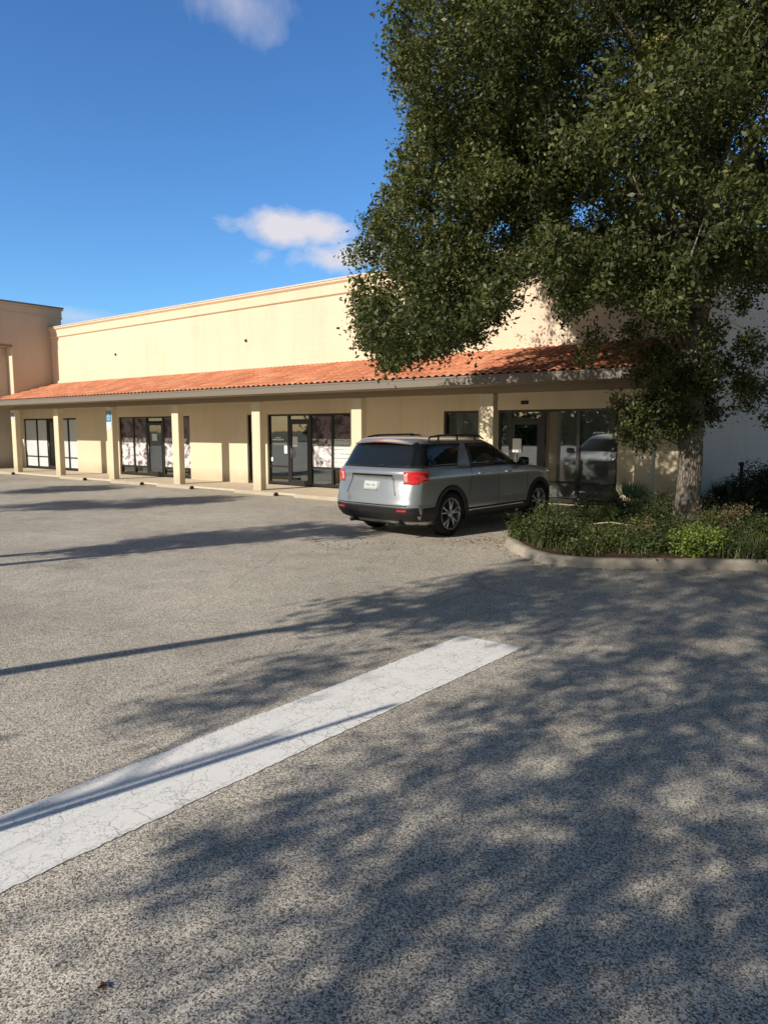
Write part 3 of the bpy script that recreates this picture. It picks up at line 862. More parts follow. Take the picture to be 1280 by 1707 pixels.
            prof = [(-0.235, .27), (-0.24, .36), (-0.21, .388), (-0.12, .393), (-0.04, .388), (-0.010, .365), (0.0, .335), (-0.006, .285), (-0.02, .275)]
            wl.lathe([(sx * a, r_) for a, r_ in prof], 48)
            wheel = wl.build('wheel', rubber, root); wheel.location = (w0, wy, 0.392)
            rm = MB(); rm.lathe([(sx * a, r_) for a, r_ in ((-0.02, .279), (-0.008, .272), (-0.02, .262), (-0.10, .255), (-0.16, .25))], 48)
            for k in range(5):
                for dd in (-0.16, 0.16):
                    t = 2 * pi * k / 5 + 0.3
                    ci, si = cos(t + dd * 0.6), sin(t + dd * 0.6); co_, so_ = cos(t + dd * 1.35), sin(t + dd * 1.35)
                    rm.tube([(sx * -0.035, .05 * ci, .05 * si), (sx * -0.022, .16 * cos(t + dd), .16 * sin(t + dd)), (sx * -0.02, .265 * co_, .265 * so_)], [0.024, 0.019, 0.018], 6)
            rm.lathe([(sx * -0.015, 0.001), (sx * -0.012, 0.05), (sx * -0.03, 0.068)], 24)
            rm.build('rim', alloy, wheel)
            dk = MB(); dk.lathe([(sx * -0.11, 0.001), (sx * -0.11, 0.25)], 32); dk.build('brake_disc', plastic, wheel)
            ln = MB(); ln.lathe([(0.0, 0.424), (-sx * 0.30, 0.424), (-sx * 0.30, 0.01)], 40)
            l_ = ln.build('wheel_liner', plastic, root); l_.location = (sx * 0.955, wy, 0.40)
            # keep only what lies inside the body: upper part
            bm = bmesh.new(); bm.from_mesh(l_.data)
            bmesh.ops.bisect_plane(bm, geom=bm.verts[:] + bm.edges[:] + bm.faces[:], plane_co=(0, 0, -0.14), plane_no=(0, 0, 1), clear_inner=True)
            bm.to_mesh(l_.data); bm.free()
        # tail lamps: rear face part and the wrap onto the flank
        tl = patch_rear(sx * 0.70, sx * 0.945, 0.95, 1.155, 0.012, nu=14, nv=6).build('tail_lamp', red, root)
        patch_side(sx, lambda t: -0.93 + 0.0 * t, lambda t: -0.70 + 0.06 * t, 0.98, 1.15, 0.009, nu=10, nv=5).build('lamp_wrap', red, tl)
        patch_rear(sx * 0.71, sx * 0.78, 0.98, 1.12, 0.016, nu=5, nv=4).build('reversing_lens', lens, tl)
        patch_rear(sx * 0.62, sx * 0.80, 0.49, 0.52, 0.022, nu=6, nv=2).build('reflector', red, root)
        # mirror
        mm = MB(); xm = xs_(2.28, 1.21)
        c_ = Vector((sx * (xm + .15), 2.30, 1.245))
        ring = []; prof = [(-.09, .25), (-.075, .7), (-.03, 1.0), (.02, 1.0), (.06, .8), (.085, .35)]
        vs = []
        for dy, s_ in prof:
            for k in range(12):
                t = 2 * pi * k / 12; vs.append((c_.x + .115 * s_ * (abs(cos(t)) ** .6) * (1 if cos(t) > 0 else -1), c_.y + dy, c_.z + .085 * s_ * (abs(sin(t)) ** .6) * (1 if sin(t) > 0 else -1)))
        fs = [(r_ * 12 + k, r_ * 12 + (k + 1) % 12, (r_ + 1) * 12 + (k + 1) % 12, (r_ + 1) * 12 + k) for r_ in range(5) for k in range(12)]
        fs += [tuple(range(11, -1, -1)), tuple(range(60, 72))]
        mm.add(vs, fs, True); mm.tube([(sx * (xm - .01), 2.32, 1.195), (sx * (xm + .09), 2.31, 1.205)], .028, 8)
        mm.build('wing_mirror', gloss, root)
        # roof rail
        rl = MB(); xr = .73
        rl.tube([(sx * (xr + .01), -.42, 1.655), (sx * xr, -.34, 1.725), (sx * xr, -.1, 1.752), (sx * xr, .8, 1.762), (sx * (xr - .01), 1.15, 1.742), (sx * (xr - .01), 1.30, 1.68)], [.014, .018, .018, .018, .018, .014], 8)
        for yy_ in (-.1, .45, 1.0): rl.tube([(sx * xr, yy_, 1.67), (sx * xr, yy_, 1.755)], .018, 8)
        rl.build('roof_rail', plastic, root)
        # headlamp
        patch_rear(sx * 0.62, sx * 0.93, 0.80, 0.92, 0.010, nu=8, nv=4, front=True).build('headlamp', lens, root)
    # windscreen and grille
    patch_rear(lambda t: -(0.82 - .16 * t), lambda t: (0.82 - .16 * t), 1.25, 1.62, 0.006, front=True).build('windscreen', gl, root)
    patch_rear(-.55, .55, .55, .90, .012, front=True).build('grille', gloss, root)
    # rear bumper cladding, lower gate, plate
    patch_rear(-.955, .955, .31, .565, 0.014, nu=40, nv=10).build('bumper_cladding', plastic, root)
    for sx in (-1, 1):
        patch_side(sx, lambda t: -.82 - 0.02 * t, lambda t: -.40, .31, .545, .012, nu=10).build('bumper_cladding', plastic, root)
    patch_rear(lambda t: -(.80 - .0 * t), lambda t: .80, .585, .598, .006, nu=30, nv=1).build('gate_seam', gloss, root)
    patch_rear(-.47, .47, 1.075, 1.10, .016, nu=24, nv=2).build('gate_bar', gloss, root)
    for sx in (-1, 1):
        mb = patch_rear(lambda t, s=sx: s * (.56 - .10 * t), lambda t, s=sx: s * (.575 - .10 * t), .76, 1.075, .004, nu=1, nv=8)
        mb.build('gate_crease', gloss, root)
    pl = patch_rear(-.16, .16, .83, .98, .018, nu=8, nv=3).build('number_plate', simple('plate_white', (.5, .52, .52), .5), root)
    ink = simple('plate_ink', (.22, .27, .34), .6)
    for k in range(6):
        if k == 3: continue
        mb = MB()
        xk = -.105 + k * .036; y_ = yr_(xk, .905) - .0205
        mb.box(xk, xk + .02, y_, y_ + .001, .88, .93)
        mb.build('plate_character', ink, pl)
    # spoiler lip
    mb = MB(); vs = []
    for i in range(25):
        x_ = -.68 + 1.36 * i / 24
        y_ = -.87 + .12 * (abs(x_) / .68) ** 3
        vs += [(x_, y_, 1.655 - .03 * (abs(x_) / .62) ** 2), (x_, -.45, 1.730 - .04 * (abs(x_) / .62) ** 3), (x_, -.45, 1.62), (x_, y_ + .01, 1.635 - .03 * (abs(x_) / .62) ** 2)]
    fs = [(4 * i + k, 4 * i + (k + 1) % 4, 4 * i + 4 + (k + 1) % 4, 4 * i + 4 + k) for i in range(24) for k in range(4)] + [(0, 1, 2, 3), (96, 99, 98, 97)]
    mb.add(vs, fs, False); mb.build('spoiler', paint, root)
    mb = MB(); mb.box(-.16, .16, -.882, -.873, 1.642, 1.652); mb.build('brake_light', red, root)
    mb = MB(); mb.prism([(0.0, 1.735), (.14, 1.735), (.05, 1.79), (.02, 1.79)], -.012, .012); mb.build('roof_antenna', gloss, root)
    for sx in (-1, 1):
        mb = MB(); mb.tube([(sx * .55, -1.0, .27), (sx * .55, -.8, .27)], .035, 12); mb.build('exhaust', plastic, root)
    mb = MB(); mb.box(-.75, .75, -.7, 3.6, .2, .25); mb.build('underbody', plastic, root)
make_car()

# ------------------------------------------------------------------ foliage
def rand_unit(n):
    v = RNG.normal(size=(n, 3)); return v / np.linalg.norm(v, axis=1, keepdims=True)

def leaf_mesh(name, pos, nrm, size, tint, mat, parent=None, aspect=0.5, fold=True):
    """one mesh of many small pointed leaves; pos (n,3), nrm (n,3) facing, size (n,)"""
    n = len(pos)
    r = rand_unit(n)
    t = np.cross(nrm, r); t /= (np.linalg.norm(t, axis=1, keepdims=True) + 1e-9)
    s = np.cross(nrm, t)
    L = size[:, None]; Wd = L * aspect
    v0 = pos - t * L * 0.5
    v1 = pos + s * Wd * 0.5 - nrm * L * 0.05
    v2 = pos + t * L * 0.5 - nrm * L * 0.12
    v3 = pos - s * Wd * 0.5 - nrm * L * 0.05
    V = np.stack([v0, v1, v2, v3], 1).reshape(-1, 3).astype(np.float32)
    me = bpy.data.meshes.new(name)
    me.vertices.add(4 * n); me.vertices.foreach_set('co', V.ravel())
    me.loops.add(4 * n); me.loops.foreach_set('vertex_index', np.arange(4 * n, dtype=np.int32))
    me.polygons.add(n)
    me.polygons.foreach_set('loop_start', np.arange(0, 4 * n, 4, dtype=np.int32))
    me.polygons.foreach_set('loop_total', np.full(n, 4, dtype=np.int32))
    at = me.attributes.new('tint', 'FLOAT', 'FACE'); at.data.foreach_set('value', np.clip(tint, 0, 1).astype(np.float32))
    me.update(calc_edges=True)
    me.materials.append(mat)
    o = bpy.data.objects.new(name, me); COL.objects.link(o)
    if parent: o.parent = parent
    return o

def clump_leaves(centres, radii, twigs, per, size, tw=0.10, zsq=0.8, center=None, tbase=None):
    P = []; Nn = []; Tt = []
    for i, (c, r) in enumerate(zip(centres, radii)):
        d = rand_unit(twigs); rr = r * RNG.uniform(0.25, 1.0, (twigs, 1)) ** 0.6
        tc = np.array(c) + d * rr * np.array([1, 1, zsq])
        k = RNG.integers(int(per * .6), int(per * 1.4), twigs)
        idx = np.repeat(np.arange(twigs), k)
        g = RNG.normal(size=(len(idx), 3)) * tw
        # twig elongates outwards
        g += d[idx] * RNG.normal(size=(len(idx), 1)) * tw * 0.8
        P.append(tc[idx] + g)
        out = d[idx] * 0.6 + rand_unit(len(idx)) * 0.9 + np.array([0, 0, 0.35])
        Nn.append(out)
        tb = (tbase[i] if tbase is not None else 0.4) + RNG.normal(0, 0.06, twigs)
        Tt.append(tb[idx] + RNG.normal(0, 0.13, len(idx)))
    P = np.concatenate(P); Nn = np.concatenate(Nn); Nn /= np.linalg.norm(Nn, axis=1, keepdims=True)
    Tt = np.concatenate(Tt)
    return P, Nn, RNG.uniform(0.7, 1.3, len(P)) * size, Tt

# main live oak. lateral axis = along the picture's width at the tree, depth axis = away
TX, TY = -3.42, 13.0
hd = radians(37.8)
LAT = np.array([cos(hd), sin(hd), 0]); DEP = np.array([-sin(hd), cos(hd), 0])
def main_oak():
    root = empty('oak_tree', (TX, TY, 0.11))
    tag(root, 'large spreading oak tree with drooping evergreen crown rooted in the planted island', 'tree')
    # crown underside height by lateral position
    lat_t = [-6.4, -5.8, -5.2, -4.4, -3.7, -3.2, -2.8, -2.45, -2.1, -1.8, -1.2, -0.6, 0.0, 0.5, 1.5, 3.0, 6.0]
    bot_t = [4.0, 3.5, 2.95, 3.15, 3.4, 4.0, 4.6, 4.5, 3.8, 4.2, 4.0, 3.8, 4.2, 4.5, 4.3, 4.4, 5.0]
    cents = []; rads = []; tb = []
    def leftlim(z): return float(np.interp(z, [3, 3.6, 4.4, 5.2, 5.8, 7, 8.2, 9.5, 11, 12.5], [-5.25, -5.45, -5.55, -5.35, -4.85, -4.75, -4.95, -5.1, -5.0, -4.6]))
    def ok(l, d, z, pad):
        q = (l / 6.1) ** 2 + (d / 4.2) ** 2 + (((z - 7.0) / 5.6) ** 2 if z > 7 else 0)
        if q > 1: return None
        s = 1 + d / 12.35    # outline widens with depth, as the crown does away from the lot
        la = (l + 5.24) / s - 5.24; za = 1.85 + (z - 1.85) / s
        if za < np.interp(la, lat_t, bot_t) + pad or la < leftlim(za) + pad: return None
        return q
    # boughs: each a rounded mass of foliage, hollow beneath; leaf tint paints top light, underside shade
    n = 0; tries = 0; lobes = []
    while n < 150 and tries < 60000:
        tries += 1
        l = RNG.uniform(-6.2, 6.2); d = RNG.uniform(-4.2, 4.0); z = RNG.uniform(2.9, 12.6)
        R_ = RNG.uniform(0.55, 1.15)
        q = ok(l, d, z, R_ * 0.75)
        if q is None: continue
        if q < .25 and RNG.random() < .6: continue
        if any((l - a) ** 2 + (d - b_) ** 2 + (z - c_) ** 2 < (0.50 * (R_ + r_)) ** 2 for a, b_, c_, r_ in lobes): continue
        lobes.append((l, d, z, R_)); n += 1
    n = 0; tries = 0
    while n < 34 and tries < 20000:      # fuller drooping boughs on the side over the car
        tries += 1
        l = RNG.uniform(-5.6, -2.2); d = RNG.uniform(-2.6, 2.4); z = RNG.uniform(3.6, 7.2); R_ = RNG.uniform(.45, .8)
        if ok(l, d, z, R_ * .6) is None: continue
        lobes.append((l, d, z, R_)); n += 1
    for l, d, z, R_ in lobes:
        tone = RNG.normal(0, 0.07) + 0.05 * (l / 5)
        for k in range(int(10 * R_ ** 2 + 3)):
            v = rand_unit(1)[0]
            if v[2] < -0.35 and RNG.random() < .7: v[2] = -v[2]
            rr = R_ * RNG.uniform(.62, 1.0)
            c_ = (l + v[0] * rr, d + v[1] * rr, z + v[2] * rr * .8)
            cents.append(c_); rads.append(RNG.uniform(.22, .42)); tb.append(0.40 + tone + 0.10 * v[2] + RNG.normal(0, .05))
    # inner filling that hides the sky; crown shade painted into its dark tint
    n = 0
    while n < 430:
        l = RNG.uniform(-6, 6); d = RNG.uniform(-2.8, 3.5); z = RNG.uniform(3.5, 12)
        q = ok(l, d, z, 0.6)
        if q is None: continue
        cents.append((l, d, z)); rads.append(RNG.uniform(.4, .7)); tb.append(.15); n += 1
    # extra edge tufts for an uneven outline
    for k in range(60):
        z = RNG.uniform(3.2, 10.5); l = leftlim(z) + RNG.uniform(-0.15, 0.35); d = RNG.uniform(-2.4, 2.0)
        s = 1 + d / 12.35; cents.append(((l + 5.24) * s - 5.24, d, 1.85 + (z - 1.85) * s)); rads.append(RNG.uniform(0.18, 0.34)); tb.append(0.45)
    # drooping fringe beneath the crown
    for k in range(200):
        l = RNG.uniform(-5.7, 1.2); d = RNG.uniform(-3.6, 2.5)
        z = np.interp(l, lat_t, bot_t) + RNG.uniform(0.0, 0.7)
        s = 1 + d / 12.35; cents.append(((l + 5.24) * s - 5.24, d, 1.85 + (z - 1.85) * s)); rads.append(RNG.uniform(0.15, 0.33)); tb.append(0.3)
    # low epicormic shoots round the trunk
    low = []
    for k in range(56):
        l = RNG.normal(-0.2, 0.45); z = RNG.uniform(2.1, 4.8); d = RNG.normal(-0.1, 0.5)
        if z < 2.6 and abs(l) < .25: l -= .5
        low.append((l, d, z))
    for (l, z) in ((-.5, 1.9), (-.7, 1.75), (-.9, 1.65), (-.3, 1.95), (-.15, 2.0), (.1, 2.1), (.3, 2.2), (-.55, 2.3), (-.3, 2.4), (0, 2.4), (-1.25, 1.75), (-.4, 2.7), (.1, 2.7), (1.3, 2.0), (1.5, 2.8), (.9, 2.7), (1.6, 3.6), (1.35, 3.8), (-1.9, 3.1), (-1.3, 2.3), (-1.1, 1.95), (-1.0, 2.3), (-0.8, 2.1), (-1.7, 3.4), (-1.2, 3.2), (-0.9, 2.8), (0.55, 2.6), (.8, 2.3), (.7, 3.0), (1.0, 3.3), (1.3, 3.1), (1.25, 2.5), (.6, 3.9), (1.1, 4.3), (-.35, 2.2), (-.1, 2.55), (.2, 2.35)):
        low.append((l, RNG.normal(-.2, .25), z))
    for c in low: cents.append(c); rads.append(RNG.uniform(0.15, 0.29)); tb.append(0.36)
    C = np.array(cents)
    Wc = C[:, :1] * LAT + C[:, 1:2] * DEP + np.array([0, 0, 1]) * (C[:, 2:3] - 0.11)
    P, Nn, Sz, Tt = clump_leaves(Wc, rads, 14, 21, 0.072, 0.072, 0.85, tbase=tb); Sz *= RNG.uniform(.75, 1.3, len(Sz))
    print('oak leaves', len(P))
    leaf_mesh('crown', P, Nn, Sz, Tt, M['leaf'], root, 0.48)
    # trunk
    mb = MB()
    rs = [0.30, 0.24, 0.205, 0.19, 0.195, 0.19, 0.18, 0.16, 0.13, 0.08]
    hs = [-0.05, 0.12, 0.5, 1.1, 1.7, 2.4, 3.3, 4.4, 6.0, 8.0]
    pth = [(0.0 + 0.02 * sin(h * 1.5) + h * 0.012 * LAT[0], 0.02 * cos(h) + h * 0.012 * LAT[1], h) for h in hs]
    # denser with noise
    P2 = []; R2 = []
    for i in range(40):
        h = -0.05 + 8.05 * i / 39
        P2.append((float(np.interp(h, hs, [p[0] for p in pth])) + .012 * sin(7 * h), float(np.interp(h, hs, [p[1] for p in pth])), h)); R2.append(float(np.interp(h, hs, rs)) * (1 + 0.03 * sin(5.1 * h)))
    mb.tube(P2, R2, 20)
    for i in range(len(mb.v)):
        x_, y_, z_ = mb.v[i]; a = math.atan2(y_, x_); k = 1 + (0.05 * sin(5 * a + z_ * 2) + 0.03 * sin(9 * a - z_ * 3)) * (1.6 if z_ < .4 else 1)
        mb.v[i] = (x_ * k, y_ * k, z_)
    tr = mb.build('trunk', M['bark'], root)
    # limbs towards clumps
    lb = MB(); idx = [j for j in RNG.choice(len(C) - 360, 130, replace=False) if C[j][2] > 6.0 or (abs(C[j][0]) < 2 and C[j][2] > 4.8)][:44]
    for j in idx:
        tgt = Vector(Wc[j]); h0 = min(max(2.2, C[j][2] - RNG.uniform(1.5, 3.2)), 6.5)
        base = Vector((float(np.interp(h0, hs, [p[0] for p in pth])), float(np.interp(h0, hs, [p[1] for p in pth])), h0))
        mid = base.lerp(tgt, 0.5) + Vector((RNG.normal(0, .2), RNG.normal(0, .2), 0.9 + .08 * (tgt - base).length))
        path = []
        for k in range(9):
            t = k / 8; p = base * (1 - t) ** 2 + mid * 2 * t * (1 - t) + tgt * t * t
            path.append(p + Vector((RNG.normal(0, .04), RNG.normal(0, .04), RNG.normal(0, .03))) * (1 if 0 < k < 8 else 0))
        L_ = (tgt - base).length; r0 = 0.02 + 0.009 * L_
        lb.tube(path, [r0 * (1 - .88 * k / 8) for k in range(9)], 7)
    for c in low[:60]:
        tgt = Vector(tuple((c[0] * LAT + c[1] * DEP))) + Vector((0, 0, c[2] - .11)); base = Vector((0, 0, max(1.4, c[2] - .7)))
        lb.tube([base, base.lerp(tgt, .5) + Vector((0, 0, .12)), tgt], [0.02, .012, .005], 5)
    for j in range(len(C)):
        if RNG.random() < 0.3:
            p = Vector(Wc[j]); q = p + Vector((RNG.normal(0, .14), RNG.normal(0, .14), RNG.normal(.1, .1)))
            lb.tube([p - (q - p) * .6, p, q], [0.016, .010, .004], 5)
    lb.build('limbs', M['bark'], root)
main_oak()

# other trees: crown given as clumps relative to the trunk base
def tree(x, y, clumps, trunk_top, r0, lab, lean=(0, 0), twigs=9, per=13, size=0.13, tw=0.13, group=None, name='tree', cat='tree'):
    root = empty(name, (x, y, 0)); tag(root, lab, cat, group)
    cents = [c[:3] for c in clumps]; rads = [c[3] for c in clumps]
    P, Nn, Sz, Tt = clump_leaves(cents, rads, twigs, per, size, tw)
    leaf_mesh('crown', P, Nn, Sz, Tt, M['leaf'], root, 0.5)
    mb = MB(); n_ = 12
    path = [(lean[0] * (k / n_) ** 1.2 , lean[1] * (k / n_) ** 1.2, trunk_top * k / n_) for k in range(n_ + 1)]
    mb.tube(path, [r0 * (1.25 if k == 0 else 1) * (1 - .5 * k / n_) for k in range(n_ + 1)], 12)
    lb = mb
    for c in clumps[::3]:
        t = Vector(c[:3]); hh = min(trunk_top * .98, max(trunk_top * .5, c[2] - .8)); k = hh / trunk_top
        bs = Vector((lean[0] * k ** 1.2, lean[1] * k ** 1.2, hh))
        lb.tube([bs, bs.lerp(t, .5) + Vector((0, 0, .2)), t], [r0 * .3, r0 * .2, r0 * .05], 6)
    lb.build('trunk', M['bark'], root)
SH = (sin(AZ) / tan(EL), cos(AZ) / tan(EL))     # ground shift of a shadow per metre of height
def crown(n_, c, r, rad=(0.3, 0.6)):
    res = []
    for _ in range(n_):
        d = rand_unit(1)[0] * RNG.uniform(0.2, 1) ** .5
        res.append((c[0] + d[0] * r[0], c[1] + d[1] * r[1], c[2] + d[2] * r[2], RNG.uniform(*rad)))
    return res
# narrow trees along the left, whose shadows run across the lot
NG = 'slim trees outside the left edge of the photograph'
def slim(shx, shy, ztop, zc, rr, rz, lab, n_=26, lean=(0, 0)):
    """crown whose shadow is centred near ground point (shx, shy)"""
    cx, cy = shx - SH[0] * zc, shy - SH[1] * zc
    bx, by = cx - lean[0], cy - lean[1]
    tree(bx, by, crown(n_, (lean[0], lean[1], zc), (rr, rr, rz), (.22, .42)), zc, 0.12, lab, lean, group=NG)
slim(-9.6, 8.0, 0, 4.6, .75, 1.4, 'slim tree whose crown shades the tarmac behind the silver car', 48, (.9, 0))
slim(-8.4, 9.6, 0, 5.0, .5, .35, 'small tree whose shade reaches the rear of the silver car', 7, (.7, 0))
slim(-15.8, 10.6, 0, 5.2, 1.1, 1.5, 'slim tree whose shade falls before the second shop', 55, (.5, 0))
slim(-21.5, 11.2, 0, 5.0, 1.2, 1.0, 'slim tree whose shade falls at the far left of the lot', 40)
slim(-17.5, 8.6, 0, 4.0, .6, .8, 'small tree whose shade falls along the left edge of the lot', 14)
# leaning tree: thin trunk shadow entering from the left, crown shadow in front of the kerb
slim(-3.9, 6.6, 0, 5.2, 1.0, 0.9, 'leaning tree outside the left edge casting a long thin trunk shadow', 26, (1.3, 0))
# broad oaks behind the viewpoint whose shade dapples the foreground
def oak_behind(x, y, zc, rx, ry, rz, n_, lab, r0=.22, rad=(.35, .7), size=.14, tw=.15):
    tree(x, y, crown(n_, (0, 0, zc), (rx, ry, rz), rad), zc, r0, lab, twigs=8, per=11, size=size, tw=tw, group='broad oaks behind the viewpoint')
def in_poly(x, y, poly):
    c = False; j = len(poly) - 1
    for i in range(len(poly)):
        xi, yi = poly[i]; xj, yj = poly[j]
        if (yi > y) != (yj > y) and x < (xj - xi) * (y - yi) / (yj - yi) + xi: c = not c
        j = i
    return c
shade = [(-2.60, 1.7), (-2.42, 3.6), (-2.4, 5.5), (-3.5, 5.9), (-3.9, 6.3), (-4.7, 8.2), (-4.6, 9.3), (-3.6, 9.4), (-1.0, 11.4), (1.5, 12), (2.4, 6), (1.0, 0.7), (-1.0, 0.8), (-2.0, 1.2)]
oaks = [(-0.6, -2.6), (1.0, -3.4), (-0.4, -6.2), (1.2, -7.0)]
buck = [[], [], [], []]
keep = RNG; RNG = np.random.default_rng(21)
for layer in range(2):
    gy = 0.9
    while gy < 12.0:
        gx = -4.8
        while gx < 0.9:
            px_, py_ = gx + RNG.uniform(-.16, .16), gy + RNG.uniform(-.3, .3)
            gx += 0.34
            if not in_poly(px_, py_, shade): continue
            dens = 0.82 + 0.04 * min(1, max(0, (py_ - 3.0) / 3.0)) - 0.12 * max(0, (2.0 - py_)) + .36 * math.sin((px_ - .23 * py_) * 7.3 + 1.1 * py_)
            if layer == 0: dens += .08
            if RNG.random() > dens: continue
            z = max(3.4, (py_ + 1.2) / SH[1]) + RNG.uniform(0, 1.6)
            wx, wy = px_ - SH[0] * z, py_ - SH[1] * z
            q = min(range(4), key=lambda i: (wx - oaks[i][0]) ** 2 + (wy - oaks[i][1]) ** 2)
            buck[q].append((wx - oaks[q][0], wy - oaks[q][1], z, RNG.uniform(.14, .28)))
        gy += 0.55
for q, lab in enumerate(('broad oak just behind the viewpoint, shading the middle of the foreground', 'broad oak just behind the viewpoint on the right', 'broad oak farther behind the viewpoint on the left, shading the nearest tarmac', 'broad oak farther behind the viewpoint on the right')):
    if buck[q]: tree(oaks[q][0], oaks[q][1], buck[q], min(5.2, max(c[2] for c in buck[q])), .09, lab, twigs=9, per=12, size=.085, tw=.085, group='broad oaks behind the viewpoint')
RNG = keep
mb = MB(); mb.tube([(0, 0, 0), (0, 0, 2.45)], .024, 10); mb.lathe([(0, .001), (0, .03), (.03, .03), (.03, .001)], 10)
post = mb.build('sign_post', M['grey_metal'], None, (-3.78, -0.62, 0)); tag(post, 'bare galvanised post beside the viewpoint, throwing a thin shadow along the white bar', 'post')
# light foliage shade left of the white bar
cl = []
for gx, gy in ((-3.9, 2.7), (-3.85, 3.3), (-3.75, 3.8), (-3.7, 4.2), (-4.0, 3.9), (-3.65, 3.2)):
    z = RNG.uniform(4.6, 5.2); cl.append((gx - SH[0] * z + 5.0, gy - SH[1] * z + 5.6, z, .24))
tree(-5.0, -5.6, cl, 4.8, .07, 'sapling behind the viewpoint shading the tarmac left of the white bar', twigs=8, per=10, size=.11, tw=.11, name='sapling')
# a distant belt of trees behind the viewpoint, seen only in the shop windows
cs = [(RNG.uniform(-75, 40), RNG.uniform(-52, -46), RNG.uniform(0.3, 3.6 + 1.2 * math.sin(i)), RNG.uniform(1.0, 2.0)) for i in range(420)]
P, Nn, Sz, Tt = clump_leaves([c[:3] for c in cs], [c[3] for c in cs], 14, 8, .75, .4)
tag(leaf_mesh('distant_wood', P, Nn, Sz, Tt, M['leaf'], None, .6), 'belt of trees across the lot mirrored in the shop windows', 'wood', kind='stuff')
# slender pole behind the camera: thin shadow along the white bar
# ------------------------------------------------------------------ planting
def blades(name, cx, cy, rad, n_, h, w, mat, z0=0.1, lean=0.5, parent=None, tint=(0.2, 0.9), inside=None):
    """tufts of narrow arching blades as one mesh with tint attribute"""
    vs = []; fs = []; tt = []
    for _ in range(n_):
        a = RNG.uniform(0, 2 * pi); r = rad * sqrt(RNG.random()); x = cx + r * cos(a); y = cy + r * sin(a)
        if inside and not inside(x, y): continue
        hh = h * RNG.uniform(.6, 1.2); dr = RNG.uniform(0, 2 * pi); ln = lean * hh * RNG.uniform(.3, 1.2)
        dx, dy = cos(dr), sin(dr); b = len(vs)
        for k in range(4):
            t = k / 3; px = x + dx * ln * t * t; py = y + dy * ln * t * t; pz = z0 + hh * (t - 0.22 * t * t * (ln / hh + .3))
            ww = w * (1 - t) ** .7 * .5 + .0008
            vs += [(px - dy * ww, py + dx * ww, pz), (px + dy * ww, py - dx * ww, pz)]
        c = RNG.uniform(*tint)
        for k in range(3): fs.append((b + 2 * k, b + 2 * k + 1, b + 2 * k + 3, b + 2 * k + 2)); tt.append(c)
    return vs, fs, tt
def build_tint(name, V, F, T_, mat, parent=None):
    me = bpy.data.meshes.new(name); me.from_pydata(V, [], F)
    at = me.attributes.new('tint', 'FLOAT', 'FACE'); at.data.foreach_set('value', np.clip(np.array(T_, dtype=np.float32), 0, 1))
    me.materials.append(mat); o = bpy.data.objects.new(name, me); COL.objects.link(o)
    if parent: o.parent = parent
    return o
# ground cover: many mixed mounds of leaf and blade
V = []; F = []; T_ = []
cents = []; rads = []; tb = []
nm = 0
while nm < 560:
    x = RNG.uniform(-5.6, 3.5); y = RNG.uniform(9.1, 18.5)
    if not inside_island(x, y, 0.0): continue
    if (x - TX) ** 2 + (y - TY) ** 2 < .12: continue
    nm += 1
    dens = math.sin(x * 2.1 + 1) * math.sin(y * 1.7)
    hh = RNG.uniform(.05, .34) + .14 * dens + .14 * min(1, max(0, (y - 10.5) / 3)) + .38 * RNG.random() ** 5
    # sits lower near the kerb line
    cents.append((x, y, .12 + hh * .6)); rads.append(RNG.uniform(.14, .26)); kd = min(math.hypot(x - a, y - b_) for a, b_ in outline[2:15]); tb.append(.40 + .22 * dens + RNG.normal(0, .22) + (.22 if kd < .42 and RNG.random() < .5 else 0))
    if RNG.random() < .75:
        v, f_, t_ = blades('b', x, y, .22, 46, RNG.uniform(.2, .5), .012, None, .10, .9, tint=(.15 + .1 * dens, .85))
        b = len(V); V += v; F += [tuple(i + b for i in q) for q in f_]; T_ += t_
P, Nn, Sz, Tt = clump_leaves(cents, rads, 13, 15, 0.048, 0.06, 0.75, tbase=tb)
gc = leaf_mesh('ground_cover', P, Nn, Sz, Tt, M['leaf_low'], None, .5)
tag(gc, 'mixed low green ground cover filling the planted island', 'ground cover', kind='stuff')
gb = build_tint('grass', V, F, T_, M['leaf_low'])
tag(gb, 'arching grass blades among the ground cover of the island', 'grass', kind='stuff')
# lime bush near the kerb
def bush(x, y, r, h, mat, lab, n_=14, size=.045, name='bush', group=None):
    root = empty(name, (x, y, .11)); tag(root, lab, 'bush', group)
    cs = []; rs_ = []
    for _ in range(n_):
        a = RNG.uniform(0, 2 * pi); q = r * sqrt(RNG.random()); cs.append((q * cos(a), q * sin(a), h * (1 - .6 * (q / r) ** 2) * RNG.uniform(.45, .9))); rs_.append(r * .35)
    P, Nn, Sz, Tt = clump_leaves(cs, rs_, 16, 14, size, size, .8, tbase=[.5] * n_)
    leaf_mesh('leaves', P, Nn, Sz, Tt, mat, root, .5)
    mb = MB()
    for c in cs: mb.tube([(c[0] * .2, c[1] * .2, 0), (c[0] * .7, c[1] * .7, c[2] * .6), c], [.008, .006, .003], 5)
    mb.build('stems', M['bark'], root)
bush(-2.62, 10.55, .42, .34, M['leaf_lime'], 'bright yellow green bush near the kerb in front of the oak trunk', 16)
bush(-3.15, 10.3, .28, .26, M['leaf_low'], 'small green bush just left of the bright yellow green one', 10)
bush(-5.1, 10.35, .26, .34, M['leaf_low'], 'pale green bush at the left tip of the island beside the car', 10)
bush(-5.25, 11.2, .3, .42, M['leaf_low'], 'taller loose bush on the island edge next to the car', 10)
bush(-1.45, 12.0, .5, .75, M['leaf_low'], 'leafy green bush right of the oak trunk, at the edge of the photograph', 14)
bush(-2.45, 16.3, .8, 1.5, M['leaf_dark'], 'dark rounded shrub against the white side wall, behind the grass', 26, .06, 'shrub')
